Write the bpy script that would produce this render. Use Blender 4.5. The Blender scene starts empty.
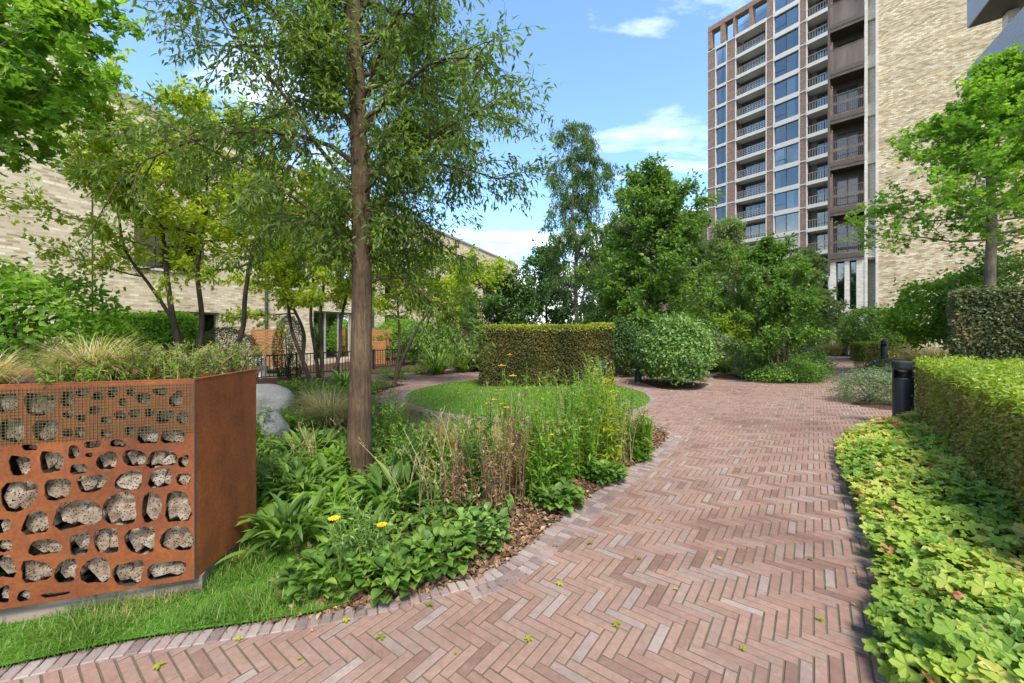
import bpy, math, random
import numpy as np
from mathutils import Vector
rng = np.random.default_rng(11)
random.seed(11)
PI = math.pi
# ---------------------------------------------------------------- survey
# metres; camera stands at the origin 1.5 m above the paving and looks along +Y
F, H, Y0 = 400.0, 1.5, 330.5
def gp(px, py):
    """ground point of a surveyed picture point"""
    Y = F * H / (py - Y0)
    return ((px - 512) * Y / F, Y)
def at(px, Y):
    return ((px - 512) * Y / F, Y)
def zh(py, Y):
    return H - (py - Y0) * Y / F
scene = bpy.context.scene
col = scene.collection
# ---------------------------------------------------------------- materials
MATS = {}
def newmat(name):
    m = bpy.data.materials.new(name); m.use_nodes = True
    nt = m.node_tree; nt.nodes.clear()
    out = nt.nodes.new('ShaderNodeOutputMaterial')
    MATS[name] = m
    return m, nt, out
def N(nt, typ, **kw):
    n = nt.nodes.new(typ)
    for k, v in kw.items():
        if k.startswith('i_'):
            n.inputs[k[2:].replace('_', ' ')].default_value = v
        else:
            setattr(n, k, v)
    return n
def ramp(nt, fac, stops, interp='LINEAR'):
    r = nt.nodes.new('ShaderNodeValToRGB'); r.color_ramp.interpolation = interp
    e = r.color_ramp.elements
    while len(e) < len(stops): e.new(0.5)
    for k, (p, c) in enumerate(stops):
        e[k].position = p; e[k].color = (c[0], c[1], c[2], 1)
    nt.links.new(fac, r.inputs[0])
    return r.outputs[0]
def noise(nt, scale, detail=4, vec=None, rough=.55, dist=0):
    n = N(nt, 'ShaderNodeTexNoise'); n.inputs['Scale'].default_value = scale
    n.inputs['Detail'].default_value = detail; n.inputs['Roughness'].default_value = rough
    n.inputs['Distortion'].default_value = dist
    if vec is None:
        g = N(nt, 'ShaderNodeNewGeometry'); vec = g.outputs['Position']
    nt.links.new(vec, n.inputs['Vector'])
    return n.outputs['Fac']
def mapping(nt, vec, scale, rot=(0, 0, 0)):
    m = N(nt, 'ShaderNodeMapping'); m.inputs['Scale'].default_value = scale; m.inputs['Rotation'].default_value = rot
    nt.links.new(vec, m.inputs['Vector']); return m.outputs[0]
def mix(nt, fac, a, b, mode='MIX'):
    m = N(nt, 'ShaderNodeMix', data_type='RGBA', blend_type=mode)
    for s, v in ((m.inputs['Factor'], fac), (m.inputs['A'], a), (m.inputs['B'], b)):
        if isinstance(v, bpy.types.NodeSocket): nt.links.new(v, s)
        elif isinstance(v, (int, float)): s.default_value = v
        else: s.default_value = (v[0], v[1], v[2], 1)
    return m.outputs['Result']
def math_(nt, op, a, b=None, clamp=False):
    m = N(nt, 'ShaderNodeMath', operation=op, use_clamp=clamp)
    for s, v in ((m.inputs[0], a), (m.inputs[1], b)):
        if v is None: continue
        if isinstance(v, bpy.types.NodeSocket): nt.links.new(v, s)
        else: s.default_value = v
    return m.outputs[0]
def bump(nt, h, strength=.5, dist=.01):
    b = N(nt, 'ShaderNodeBump'); b.inputs['Strength'].default_value = strength; b.inputs['Distance'].default_value = dist
    nt.links.new(h, b.inputs['Height']); return b.outputs[0]
def principled(nt, out, colr, rough=.6, metal=0, nrm=None, spec=.5):
    p = N(nt, 'ShaderNodeBsdfPrincipled')
    if isinstance(colr, bpy.types.NodeSocket): nt.links.new(colr, p.inputs['Base Color'])
    else: p.inputs['Base Color'].default_value = (*colr, 1)
    if isinstance(rough, bpy.types.NodeSocket): nt.links.new(rough, p.inputs['Roughness'])
    else: p.inputs['Roughness'].default_value = rough
    p.inputs['Metallic'].default_value = metal
    p.inputs['Specular IOR Level'].default_value = spec
    if nrm is not None: nt.links.new(nrm, p.inputs['Normal'])
    nt.links.new(p.outputs[0], out.inputs[0])
    return p
def tint(nt):
    return N(nt, 'ShaderNodeAttribute', attribute_name='tint').outputs['Fac']
def leafmat(name, stops, trans=.35, rough=.5, spec=.35):
    m, nt, out = newmat(name)
    c = ramp(nt, tint(nt), stops)
    n = noise(nt, 1.3, 3)
    c = mix(nt, 1.0, c, ramp(nt, n, [(.3, (.78, .82, .8)), (.7, (1.25, 1.18, 1.05))]), 'MULTIPLY')
    p = principled(nt, out, c, rough, spec=spec)
    t = N(nt, 'ShaderNodeBsdfTranslucent')
    tc = mix(nt, 1.0, c, (1.25, 1.35, .7), 'MULTIPLY')
    nt.links.new(tc, t.inputs['Color'])
    ms = N(nt, 'ShaderNodeMixShader'); ms.inputs[0].default_value = trans
    nt.links.new(p.outputs[0], ms.inputs[1]); nt.links.new(t.outputs[0], ms.inputs[2])
    nt.links.new(ms.outputs[0], out.inputs[0])
    return m
def plain(name, c, rough=.6, metal=0, var=.15, nscale=8, bumps=0, bscale=60):
    m, nt, out = newmat(name)
    n = noise(nt, nscale, 5)
    k = ramp(nt, n, [(.3, (1 - var,) * 3), (.7, (1 + var,) * 3)])
    cc = mix(nt, 1.0, c, k, 'MULTIPLY')
    nr = bump(nt, noise(nt, bscale, 3), bumps, .01) if bumps else None
    principled(nt, out, cc, rough, metal, nr)
    return m
# ---------------------------------------------------------------- mesh builder
class MB:
    def __init__(s): s.v = []; s.f = []; s.n = 0; s.t = []
    def add(s, V, Fs, t=.5, m=0):
        V = np.asarray(V, dtype=np.float64).reshape(-1, 3)
        if not isinstance(Fs, list): Fs = [Fs]
        for f in Fs:
            f = np.asarray(f, dtype=np.int64)
            s.f.append((f + s.n, m))
        s.v.append(V)
        t = np.asarray(t, dtype=np.float64)
        s.t.append(np.full(len(V), float(t)) if t.ndim == 0 else t)
        s.n += len(V)
    def box(s, lo, hi, t=.5, m=0):
        x0, y0, z0 = lo; x1, y1, z1 = hi
        V = [(x0,y0,z0),(x1,y0,z0),(x1,y1,z0),(x0,y1,z0),(x0,y0,z1),(x1,y0,z1),(x1,y1,z1),(x0,y1,z1)]
        s.add(V, BOXF, t, m)
    def build(s, name, mats, parent=None, origin=None, smooth=False):
        V = np.concatenate(s.v) if s.v else np.zeros((0, 3))
        T = np.concatenate(s.t) if s.t else np.zeros(0)
        if origin is None: origin = parent.location if parent is not None else (0, 0, 0)
        o3 = np.array(origin, dtype=float)
        me = bpy.data.meshes.new(name)
        me.vertices.add(len(V)); me.vertices.foreach_set('co', (V - o3).ravel())
        tot = np.concatenate([np.full(len(f), f.shape[1]) for f, _ in s.f])
        mi = np.concatenate([np.full(len(f), m) for f, m in s.f])
        lv = np.concatenate([f.ravel() for f, _ in s.f])
        me.loops.add(len(lv)); me.loops.foreach_set('vertex_index', lv)
        me.polygons.add(len(tot))
        st = np.concatenate([[0], np.cumsum(tot)[:-1]])
        me.polygons.foreach_set('loop_start', st)
        me.polygons.foreach_set('loop_total', tot)
        me.polygons.foreach_set('material_index', mi)
        me.polygons.foreach_set('use_smooth', np.full(len(tot), bool(smooth)))
        a = me.attributes.new('tint', 'FLOAT', 'POINT'); a.data.foreach_set('value', T)
        me.update(calc_edges=True)
        if not isinstance(mats, (list, tuple)): mats = [mats]
        for m in mats: me.materials.append(MATS[m] if isinstance(m, str) else m)
        o = bpy.data.objects.new(name, me); col.objects.link(o)
        if parent is not None: o.parent = parent
        else: o.location = origin
        return o
BOXF = np.array([(0,3,2,1),(4,5,6,7),(0,1,5,4),(1,2,6,5),(2,3,7,6),(3,0,4,7)])
def tag(o, label=None, cat=None, group=None, kind=None):
    if label: o['label'] = label
    if cat: o['category'] = cat
    if group: o['group'] = group
    if kind: o['kind'] = kind
    return o
def empty(name, loc, label, cat, group=None):
    o = bpy.data.objects.new(name, None); col.objects.link(o)
    o.location = (loc[0], loc[1], loc[2] if len(loc) > 2 else 0)
    o.empty_display_size = .2
    return tag(o, label, cat, group)
def copy_tree(o, loc, label, parent=None):
    c = o.copy(); col.objects.link(c)
    if parent is None: c.location = loc; c['label'] = label
    else: c.parent = parent
    for ch in [x for x in bpy.data.objects if x.parent == o]: copy_tree(ch, None, None, c)
    return c
def unit(a):
    return a / np.maximum(np.linalg.norm(a, axis=-1, keepdims=True), 1e-9)
def tube(mb, pts, rad, sides=6, t=.5, m=0, cap=False):
    pts = np.asarray(pts, float); n = len(pts)
    rad = np.broadcast_to(np.asarray(rad, float), (n,))
    tg = unit(np.gradient(pts, axis=0))
    ref = np.array([0, 0, 1.]) if abs(tg[:, 2]).mean() < .8 else np.array([1., 0, 0])
    u = unit(np.cross(tg, ref)); w = np.cross(tg, u)
    a = np.arange(sides) * 2 * PI / sides
    ring = pts[:, None] + rad[:, None, None] * (np.cos(a)[None, :, None] * u[:, None] + np.sin(a)[None, :, None] * w[:, None])
    i = np.arange(n - 1)[:, None] * sides; j = np.arange(sides)[None]; j2 = (j + 1) % sides
    q = np.stack([i + j, i + j2, i + sides + j2, i + sides + j], -1).reshape(-1, 4)
    fs = [q]
    if cap:
        fs.append(np.array([list(range(sides))[::-1]])); fs.append(np.array([[(n - 1) * sides + k for k in range(sides)]]))
    mb.add(ring.reshape(-1, 3), fs, t, m)
def scatter(mb, tmpl, P, A, Nn, S, t, m=0):
    """one leaf template at every point; A = leaf axis, Nn = leaf normal"""
    V0, F0 = tmpl
    V0 = np.asarray(V0, float)
    A = unit(A); X = unit(np.cross(A, Nn)); Z = np.cross(X, A)
    S = np.broadcast_to(np.asarray(S, float), (len(P),))
    V = P[:, None] + S[:, None, None] * (V0[None, :, 0:1] * X[:, None] + V0[None, :, 1:2] * A[:, None] + V0[None, :, 2:3] * Z[:, None])
    k = len(V0); off = (np.arange(len(P)) * k)[:, None, None]
    fs = [(np.asarray(f)[None] + off).reshape(-1, np.asarray(f).shape[1]) for f in F0]
    mb.add(V.reshape(-1, 3), fs, np.repeat(t, k), m)
# leaf templates (unit length along y)
LANCE = ([(0,0,0),(-.16,.42,.05),(0,1,-.06),(.16,.42,.05),(0,.5,-.02)], [np.array([(0,4,2,1),(0,3,2,4)])])
OVAL = ([(0,0,0),(-.3,.4,.07),(0,1,-.08),(.3,.4,.07),(0,.5,-.02)], [np.array([(0,4,2,1),(0,3,2,4)])])
ROUNDL = ([(0,0,0),(-.34,.25,.06),(-.36,.62,.06),(0,1,-.06),(.36,.62,.06),(.34,.25,.06),(0,.5,-.03)], [np.array([(0,6,2,1),(6,3,2,6)])[:1], np.array([(0,5,4,6)]), np.array([(6,3,2),(6,4,3)])])
def _lobed(nl=5, depth=.6, seed=0):
    v = [(0, .08, -.03)]; pts = [(0, -.02, .0)]
    n = nl * 4; a0, a1 = -2.6, 2.6
    for k in range(n + 1):
        a = a0 + (a1 - a0) * k / n
        ph = (k % 4)
        r = {0: depth, 1: .86 if depth > .6 else .76, 2: 1.03, 3: .86 if depth > .6 else .76}[ph] * (1.0 - .18 * abs(a / 2.6) ** 2) * .64
        v.append((math.sin(a) * r, math.cos(a) * r + .08, .05 * (1 if ph in (0,) else -.6)))
    f = np.array([(0, k + 1, k + 2) for k in range(n)])[:, ::-1]
    return (v, [f])
LOBED = _lobed(5, .56)
LOBED7 = _lobed(5, .68)
# oak-like spray: three narrow leaves fanned from a twig end
def randdir(n, up=0., spread=1.):
    d = rng.normal(size=(n, 3)) * spread; d[:, 2] += up
    return unit(d)
def ribbon(mb, P, az, el0, L, W, droop, k=4, prof=None, t=None, fold=.0, m=0, twist=0):
    """leaf or grass blades as curved ribbons, vectorised over n"""
    n = len(P)
    L = np.broadcast_to(L, (n,)); W = np.broadcast_to(W, (n,)); el0 = np.broadcast_to(el0, (n,)); droop = np.broadcast_to(droop, (n,))
    if prof is None: prof = [.7, 1, .9, .55, .03]
    prof = np.interp(np.linspace(0, 1, k + 1), np.linspace(0, 1, len(prof)), prof)
    hx = np.stack([np.cos(az), np.sin(az), np.zeros(n)], -1)
    sd = np.stack([-np.sin(az), np.cos(az), np.zeros(n)], -1)
    p = P.copy(); rows = []
    for j in range(k + 1):
        el = el0 - droop * j / k
        w = (W * prof[j])[:, None]
        up = -np.sin(el)[:, None] * hx + np.cos(el)[:, None] * np.array([0, 0, 1.])
        if fold:
            rows += [p - sd * w * .5 + up * w * fold, p, p + sd * w * .5 + up * w * fold]
        else:
            rows += [p - sd * w * .5, p + sd * w * .5]
        p = p + (L / k)[:, None] * (np.cos(el)[:, None] * hx + np.sin(el)[:, None] * np.array([0, 0, 1.]))
    V = np.stack(rows, 1); c = 3 if fold else 2; kk = (k + 1) * c
    fs = []
    for j in range(k):
        for q in range(c - 1):
            fs.append((j * c + q, j * c + q + 1, (j + 1) * c + q + 1, (j + 1) * c + q))
    fs = (np.array(fs)[None] + (np.arange(n) * kk)[:, None, None]).reshape(-1, 4)
    if t is None: t = rng.random(n)
    mb.add(V.reshape(-1, 3), [fs], np.repeat(t, kk), m)
def inpoly(x, y, poly):
    x = np.asarray(x); y = np.asarray(y); c = np.zeros(x.shape, bool); n = len(poly)
    for i in range(n):
        x1, y1 = poly[i]; x2, y2 = poly[(i + 1) % n]
        if y1 == y2: continue
        k = ((y1 > y) != (y2 > y)) & (x < (x2 - x1) * (y - y1) / (y2 - y1) + x1)
        c ^= k
    return c
def smooth(pts, n=8, closed=False):
    pts = [np.array(p, float) for p in pts]; out = []; m = len(pts)
    rngi = range(m if closed else m - 1)
    for i in rngi:
        if closed: p0, p1, p2, p3 = pts[(i-1) % m], pts[i], pts[(i+1) % m], pts[(i+2) % m]
        else: p0, p1, p2, p3 = pts[max(i-1, 0)], pts[i], pts[i+1], pts[min(i+2, m-1)]
        for k in range(n):
            t = k / n
            out.append(.5 * ((2*p1) + (-p0+p2)*t + (2*p0-5*p1+4*p2-p3)*t*t + (-p0+3*p1-3*p2+p3)*t**3))
    if not closed: out.append(pts[-1])
    return np.array(out)
def sheet(mb, poly, z, t=.5):
    """flat polygon triangulated from its outline"""
    from mathutils.geometry import tessellate_polygon
    V = [Vector((p[0], p[1], 0)) for p in poly]
    tris = tessellate_polygon([V])
    P = np.array([(p[0], p[1], z) for p in poly])
    T = []
    for a, b, c in tris:
        n = (P[b][0]-P[a][0])*(P[c][1]-P[a][1])-(P[b][1]-P[a][1])*(P[c][0]-P[a][0])
        T.append((a, b, c) if n > 0 else (a, c, b))
    mb.add(P, np.array(T), t)
class Fac:
    """facade frame: s along the wall, d outward, z up"""
    def __init__(s, o, u, n): s.o = np.array([o[0], o[1], 0.]); s.u = np.array([u[0], u[1], 0.]); s.n = np.array([n[0], n[1], 0.]); s.u /= np.linalg.norm(s.u); s.n /= np.linalg.norm(s.n)
    def p(s, a, d, z): return s.o + s.u * a + s.n * d + np.array([0, 0, z])
    def box(s, mb, s0, s1, d0, d1, z0, z1, t=.5, m=0):
        V = [s.p(a, d, z) for z in (z0, z1) for a, d in ((s0, d0), (s1, d0), (s1, d1), (s0, d1))]
        mb.add(V, BOXF, t, m)
# ---------------------------------------------------------------- material library
leafmat('leaf_oak', [(0, (0.06, 0.11, 0.024)), (.5, (0.125, 0.20, 0.04)), (1, (0.22, 0.30, 0.065))], .5)
leafmat('leaf_yellowgreen', [(0, (0.20, 0.28, 0.025)), (.6, (0.38, 0.46, 0.04)), (.96, (0.52, 0.54, 0.06)), (1, (0.50, 0.30, 0.06))], .6)
leafmat('leaf_mid', [(0, (0.055, 0.125, 0.022)), (.5, (0.11, 0.21, 0.034)), (1, (0.20, 0.31, 0.052))], .45)
leafmat('leaf_bright', [(0, (0.095, 0.20, 0.022)), (.5, (0.175, 0.33, 0.033)), (1, (0.29, 0.43, 0.055))], .58)
leafmat('leaf_deep', [(0, (0.035, 0.085, 0.022)), (.5, (0.07, 0.145, 0.033)), (1, (0.13, 0.22, 0.048))], .4)
leafmat('leaf_pale', [(0, (0.10, 0.165, 0.05)), (.5, (0.17, 0.24, 0.075)), (1, (0.27, 0.34, 0.11))], .4)
leafmat('leaf_gloss', [(0, (0.055, 0.12, 0.028)), (.5, (0.115, 0.22, 0.045)), (1, (0.24, 0.36, 0.09))], .3, .45, .45)
leafmat('leaf_yew', [(0, (0.019, 0.042, 0.012)), (.5, (0.039, 0.072, 0.018)), (1, (0.078, 0.120, 0.031))], .2)
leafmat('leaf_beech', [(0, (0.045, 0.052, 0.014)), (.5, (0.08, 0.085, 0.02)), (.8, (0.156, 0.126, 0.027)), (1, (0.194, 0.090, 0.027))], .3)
leafmat('leaf_beech_top', [(0, (0.173, 0.220, 0.025)), (.6, (0.302, 0.330, 0.043)), (1, (0.389, 0.320, 0.060))], .4)  # yew block leaves recoloured as if lit from above
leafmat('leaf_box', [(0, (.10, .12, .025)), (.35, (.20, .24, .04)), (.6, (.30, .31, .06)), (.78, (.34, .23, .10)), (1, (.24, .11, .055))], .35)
leafmat('leaf_box_top', [(0, (0.133, 0.218, 0.020)), (.6, (0.246, 0.342, 0.036)), (1, (0.390, 0.418, 0.065))], .4)  # clipped hedge leaves recoloured as if lit from above
leafmat('leaf_mottled', [(0, (0.070, 0.098, 0.033)), (.5, (0.126, 0.156, 0.055)), (.8, (0.211, 0.208, 0.099)), (1, (0.225, 0.104, 0.066))], .3)
leafmat('leaf_geranium', [(0, (.10, .20, .026)), (.3, (.18, .30, .04)), (.55, (.30, .41, .055)), (.8, (.46, .49, .10)), (.92, (.52, .38, .14)), (1, (.40, .16, .08))], .4)
leafmat('leaf_greygreen', [(0, (0.098, 0.143, 0.066)), (.5, (0.168, 0.221, 0.111)), (1, (0.281, 0.325, 0.177))], .3)
leafmat('blade_lawn', [(0, (.07, .15, .02)), (.6, (.14, .26, .035)), (.9, (.24, .33, .06)), (1, (.38, .35, .15))], .4)
leafmat('blade_straw', [(0, (.26, .22, .08)), (.5, (.42, .35, .17)), (1, (.58, .48, .28))], .35)
leafmat('blade_strap', [(0, (0.063, 0.130, 0.022)), (.5, (0.126, 0.234, 0.039)), (1, (0.267, 0.338, 0.066))], .35)
leafmat('stem_brown', [(0, (.07, .04, .02)), (.5, (.16, .10, .05)), (1, (.30, .20, .08))], .1, .8)
leafmat('dry_leaf', [(0, (.07, .035, .02)), (.5, (.15, .085, .05)), (.85, (.27, .17, .10)), (1, (.42, .30, .19))], .1, .8)
leafmat('petal_yellow', [(0, (.75, .42, .02)), (1, (.85, .58, .04))], .3)
leafmat('petal_orange', [(0, (.65, .25, .03)), (1, (.72, .35, .03))], .3)
leafmat('petal_purple', [(0, (.35, .16, .38)), (1, (.5, .25, .45))], .3)
leafmat('petal_cream', [(0, (.45, .38, .26)), (1, (.62, .56, .42))], .3)
def bark(name, c1, c2, sc=9, hs=1):
    m, nt, out = newmat(name)
    g = N(nt, 'ShaderNodeNewGeometry').outputs['Position']
    v = mapping(nt, g, (1, 1, .16)); n1 = noise(nt, sc * 4, 7, v, .7, .6)
    n2 = noise(nt, sc * .5, 5, mapping(nt, g, (1, 1, .7)))
    c = ramp(nt, n1, [(.3, c1), (.68, c2)])
    c = mix(nt, 1.0, c, ramp(nt, n2, [(.35, (.65, .62, .6)), (.65, (1.2, 1.15, 1.1))]), 'MULTIPLY')
    principled(nt, out, c, .85, nrm=bump(nt, n1, .9, .02 * hs), spec=.2)
bark('bark_oak', (.04, .027, .017), (.165, .112, .07), 9)
bark('bark_dark', (.03, .024, .018), (.10, .08, .055), 9, .5)
bark('bark_grey', (.10, .085, .065), (.26, .22, .17), 7, .5)
# paving bricks: tint picks the clay, noise the wear
def paver(name, stops):
    m, nt, out = newmat(name)
    c = ramp(nt, tint(nt), stops)
    n = noise(nt, 2.2, 4); n2 = noise(nt, 26, 5, rough=.7)
    c = mix(nt, 1.0, c, ramp(nt, n, [(.3, (.86, .86, .88)), (.7, (1.12, 1.09, 1.07))]), 'MULTIPLY')
    c = mix(nt, 1.0, c, ramp(nt, n2, [(.3, (.84, .84, .84)), (.5, (1, 1, 1)), (.72, (1.18, 1.17, 1.17))]), 'MULTIPLY')
    c = mix(nt, 1.0, c, ramp(nt, noise(nt, .55, 6, rough=.65, dist=.4), [(.32, (.78, .72, .70)), (.46, (1, 1, 1)), (.7, (1.06, 1.08, 1.08))]), 'MULTIPLY')
    pale = ramp(nt, noise(nt, 11, 4, rough=.7), [(.56, (0, 0, 0)), (.72, (1, 1, 1))])
    c = mix(nt, math_(nt, 'MULTIPLY', pale, .35), c, (.30, .24, .21))
    principled(nt, out, c, .78, nrm=bump(nt, noise(nt, 160, 4), .35, .004), spec=.35)
paver('brick_paver', [(0, (.16, .09, .068)), (.2, (.21, .126, .095)), (.5, (.245, .152, .115)), (.75, (.215, .138, .108)), (.92, (.23, .168, .142)), (.985, (.26, .21, .182)), (1, (.195, .15, .128))])
paver('brick_edge', [(0, (.15, .11, .10)), (.5, (.21, .16, .145)), (.85, (.27, .22, .20)), (1, (.24, .16, .135))])
m, nt, out = newmat('joint_sand')
c = ramp(nt, noise(nt, 5, 6), [(.3, (.075, .065, .045)), (.5, (.115, .095, .068)), (.68, (.07, .095, .035))])
principled(nt, out, c, .95, nrm=bump(nt, noise(nt, 220, 3), .5, .004), spec=.1)
m, nt, out = newmat('soil_far')
c = ramp(nt, noise(nt, .8, 6), [(.3, (.05, .055, .025)), (.7, (.09, .085, .05))])
principled(nt, out, c, .95, spec=.1)
m, nt, out = newmat('mulch')
c = ramp(nt, noise(nt, 30, 6, rough=.7), [(.3, (.035, .020, .013)), (.55, (.085, .05, .032)), (.75, (.17, .11, .07))])
principled(nt, out, c, .95, nrm=bump(nt, noise(nt, 45, 5), 1, .03), spec=.1)
m, nt, out = newmat('turf')
c = ramp(nt, noise(nt, 22, 6, rough=.7), [(.3, (.05, .12, .014)), (.6, (.09, .21, .022)), (.8, (.13, .25, .04))])
principled(nt, out, c, .9, nrm=bump(nt, noise(nt, 90, 4), 1, .02), spec=.1)
# corten steel
m, nt, out = newmat('corten')
g = N(nt, 'ShaderNodeNewGeometry').outputs['Position']
n1 = noise(nt, 2.2, 6, mapping(nt, g, (1, 1, .6)), .65); n2 = noise(nt, 60, 4)
c = ramp(nt, n1, [(.28, (.075, .024, .010)), (.5, (.18, .052, .015)), (.72, (.30, .095, .022))])
c = mix(nt, 1.0, c, ramp(nt, n2, [(.3, (.8, .78, .75)), (.7, (1.18, 1.18, 1.15))]), 'MULTIPLY')
st = noise(nt, 5, 4, mapping(nt, g, (6, 6, .25)))
c = mix(nt, ramp(nt, st, [(.58, (0, 0, 0)), (.75, (.5, .5, .5))]), c, (.15, .055, .025))
principled(nt, out, c, .72, .15, bump(nt, n2, .25, .004), .4)
plain('wire', (.12, .11, .05), .6, .4)
# pale drilled timber / aerated block
m, nt, out = newmat('drilled_block')
g = N(nt, 'ShaderNodeNewGeometry').outputs['Position']
c = ramp(nt, noise(nt, 18, 5), [(.3, (.11, .07, .042)), (.5, (.22, .165, .115)), (.75, (.38, .32, .25))])
vo = N(nt, 'ShaderNodeTexVoronoi', feature='F1'); vo.inputs['Scale'].default_value = 88; nt.links.new(g, vo.inputs['Vector'])
hole = ramp(nt, vo.outputs['Distance'], [(.27, (.1, .08, .06)), (.34, (1, 1, 1))])
c = mix(nt, 1.0, c, hole, 'MULTIPLY')
principled(nt, out, c, .9, nrm=bump(nt, noise(nt, 60, 4), .6, .01), spec=.2)
plain('planter_lining', (.035, .03, .025), .95)
m, nt, out = newmat('granite')
c = ramp(nt, noise(nt, 55, 6, rough=.8), [(.3, (.13, .125, .115)), (.55, (.27, .26, .24)), (.8, (.42, .41, .385))])
c = mix(nt, ramp(nt, noise(nt, 3, 4), [(.5, (0, 0, 0)), (.75, (.5, .5, .5))]), c, (.13, .14, .08))
principled(nt, out, c, .85, nrm=bump(nt, noise(nt, 14, 6), 1.0, .03), spec=.3)
plain('bollard_paint', (.022, .030, .038), .42, .2, .1)
plain('bollard_diffuser', (.55, .58, .6), .3, 0, .05)
plain('black_steel', (.02, .02, .022), .5, .4)
plain('white_render', (.56, .535, .48), .8, 0, .06, 1.5)
plain('warm_concrete', (.52, .49, .43), .8, 0, .1, 1.2)
plain('frame_dark', (.045, .045, .045), .45, .2)
plain('frame_grey', (.30, .29, .27), .5, .2)
plain('recess_paint', (.20, .195, .18), .85, 0, .15, .8)
plain('curtain', (.62, .62, .58), .9, 0, .1, 3)
plain('soffit_grey', (.14, .13, .125), .7, .1, .1, 1)
plain('ac_white', (.7, .7, .68), .5)
def wallbrick(name, udir, cols, mortar, bw=.225, rh=.075, big=.35, mix_sc=.5, mort=.012):
    m, nt, out = newmat(name)
    g = N(nt, 'ShaderNodeNewGeometry').outputs['Position']
    dp = N(nt, 'ShaderNodeVectorMath', operation='DOT_PRODUCT'); nt.links.new(g, dp.inputs[0]); dp.inputs[1].default_value = (udir[0], udir[1], 0)
    sx = N(nt, 'ShaderNodeSeparateXYZ'); nt.links.new(g, sx.inputs[0])
    cx = N(nt, 'ShaderNodeCombineXYZ'); nt.links.new(dp.outputs['Value'], cx.inputs[0]); nt.links.new(sx.outputs[2], cx.inputs[1])
    b = N(nt, 'ShaderNodeTexBrick'); nt.links.new(cx.outputs[0], b.inputs['Vector'])
    b.inputs['Scale'].default_value = 1; b.inputs['Brick Width'].default_value = bw; b.inputs['Row Height'].default_value = rh
    b.inputs['Mortar Size'].default_value = mort; b.inputs['Mortar Smooth'].default_value = .2; b.inputs['Bias'].default_value = 0
    b.inputs['Color1'].default_value = (0, 0, 0, 1); b.inputs['Color2'].default_value = (1, 1, 1, 1); b.inputs['Mortar'].default_value = (.5, .5, .5, 1)
    c = ramp(nt, b.outputs['Color'], cols)
    big_n = noise(nt, mix_sc, 5, mapping(nt, cx.outputs[0], (.6, 2.2, 1)), .6)
    c = mix(nt, 1.0, c, ramp(nt, big_n, [(.3, (1 - big, 1 - big * 1.05, 1 - big * 1.2)), (.5, (1, 1, 1)), (.7, (1 + big, 1 + big, 1 + big))]), 'MULTIPLY')
    mn = noise(nt, 3.2, 4, mapping(nt, cx.outputs[0], (1, 3, 1)), .6)
    c = mix(nt, 1.0, c, ramp(nt, mn, [(.3, (.84, .82, .78)), (.7, (1.14, 1.14, 1.14))]), 'MULTIPLY')
    c = mix(nt, b.outputs['Fac'], c, mortar)
    principled(nt, out, c, .88, nrm=bump(nt, b.outputs['Fac'], -.5, .01), spec=.2)
CREAM = [(0, (.30, .20, .095)), (.3, (.47, .355, .20)), (.7, (.62, .51, .33)), (1, (.76, .69, .53))]
UB = (.717, -.697)
wallbrick('cream_brick', UB, CREAM, (.46, .39, .28), big=.32, mix_sc=.8)
wallbrick('pale_brick', UB, [(0, (.52, .47, .38)), (1, (.68, .64, .56))], (.55, .52, .46), big=.08)
UL = (.367, .930)
wallbrick('buff_brick', UL, [(0, (.36, .28, .17)), (.35, (.50, .41, .275)), (.7, (.60, .51, .37)), (1, (.70, .62, .48))], (.50, .44, .33), big=.15)
wallbrick('brown_brick', UL, [(0, (.08, .045, .03)), (1, (.16, .09, .06))], (.18, .15, .12), big=.15)
UT = (.59, -.807)
wallbrick('red_brick', UT, [(0, (.16, .085, .06)), (.5, (.24, .14, .10)), (1, (.33, .21, .15))], (.26, .20, .16), big=.15)
wallbrick('plinth_brick', (.79, .61), [(0, (.13, .10, .08)), (1, (.27, .21, .17))], (.17, .155, .13), big=.2, mort=.008)
m, nt, out = newmat('window_glass')
gl = N(nt, 'ShaderNodeBsdfGlossy'); gl.inputs['Roughness'].default_value = .03; gl.inputs['Color'].default_value = (.78, .80, .80, 1)
tr = N(nt, 'ShaderNodeBsdfTransparent'); nt.links.new(ramp(nt, tint(nt), [(0, (.35, .38, .38)), (1, (.75, .82, .85))]), tr.inputs['Color'])
ms = N(nt, 'ShaderNodeMixShader'); lw = N(nt, 'ShaderNodeLayerWeight'); lw.inputs['Blend'].default_value = .35
nt.links.new(math_(nt, 'ADD', math_(nt, 'MULTIPLY', lw.outputs['Fresnel'], .75), .12, True), ms.inputs[0])
nt.links.new(tr.outputs[0], ms.inputs[1]); nt.links.new(gl.outputs[0], ms.inputs[2]); nt.links.new(ms.outputs[0], out.inputs[0])
m, nt, out = newmat('dark_glass')
p = principled(nt, out, (.03, .035, .035), .06, .0, spec=.9)
# perforated bronze mesh: real holes too small to see at 25 m, so fine line pattern in the sheet
m, nt, out = newmat('bronze_mesh')
g = N(nt, 'ShaderNodeNewGeometry').outputs['Position']
n1 = noise(nt, 1.2, 4, mapping(nt, g, (1, 1, .15)))
c = ramp(nt, n1, [(.3, (.13, .095, .07)), (.7, (.25, .19, .145))])
p = principled(nt, out, c, .55, .35)
tr = N(nt, 'ShaderNodeBsdfTransparent'); ms = N(nt, 'ShaderNodeMixShader'); ms.inputs[0].default_value = .45
nt.links.new(p.outputs[0], ms.inputs[1]); nt.links.new(tr.outputs[0], ms.inputs[2]); nt.links.new(ms.outputs[0], out.inputs[0])
plain('bronze_slab', (.10, .075, .058), .6, .3)
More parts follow.
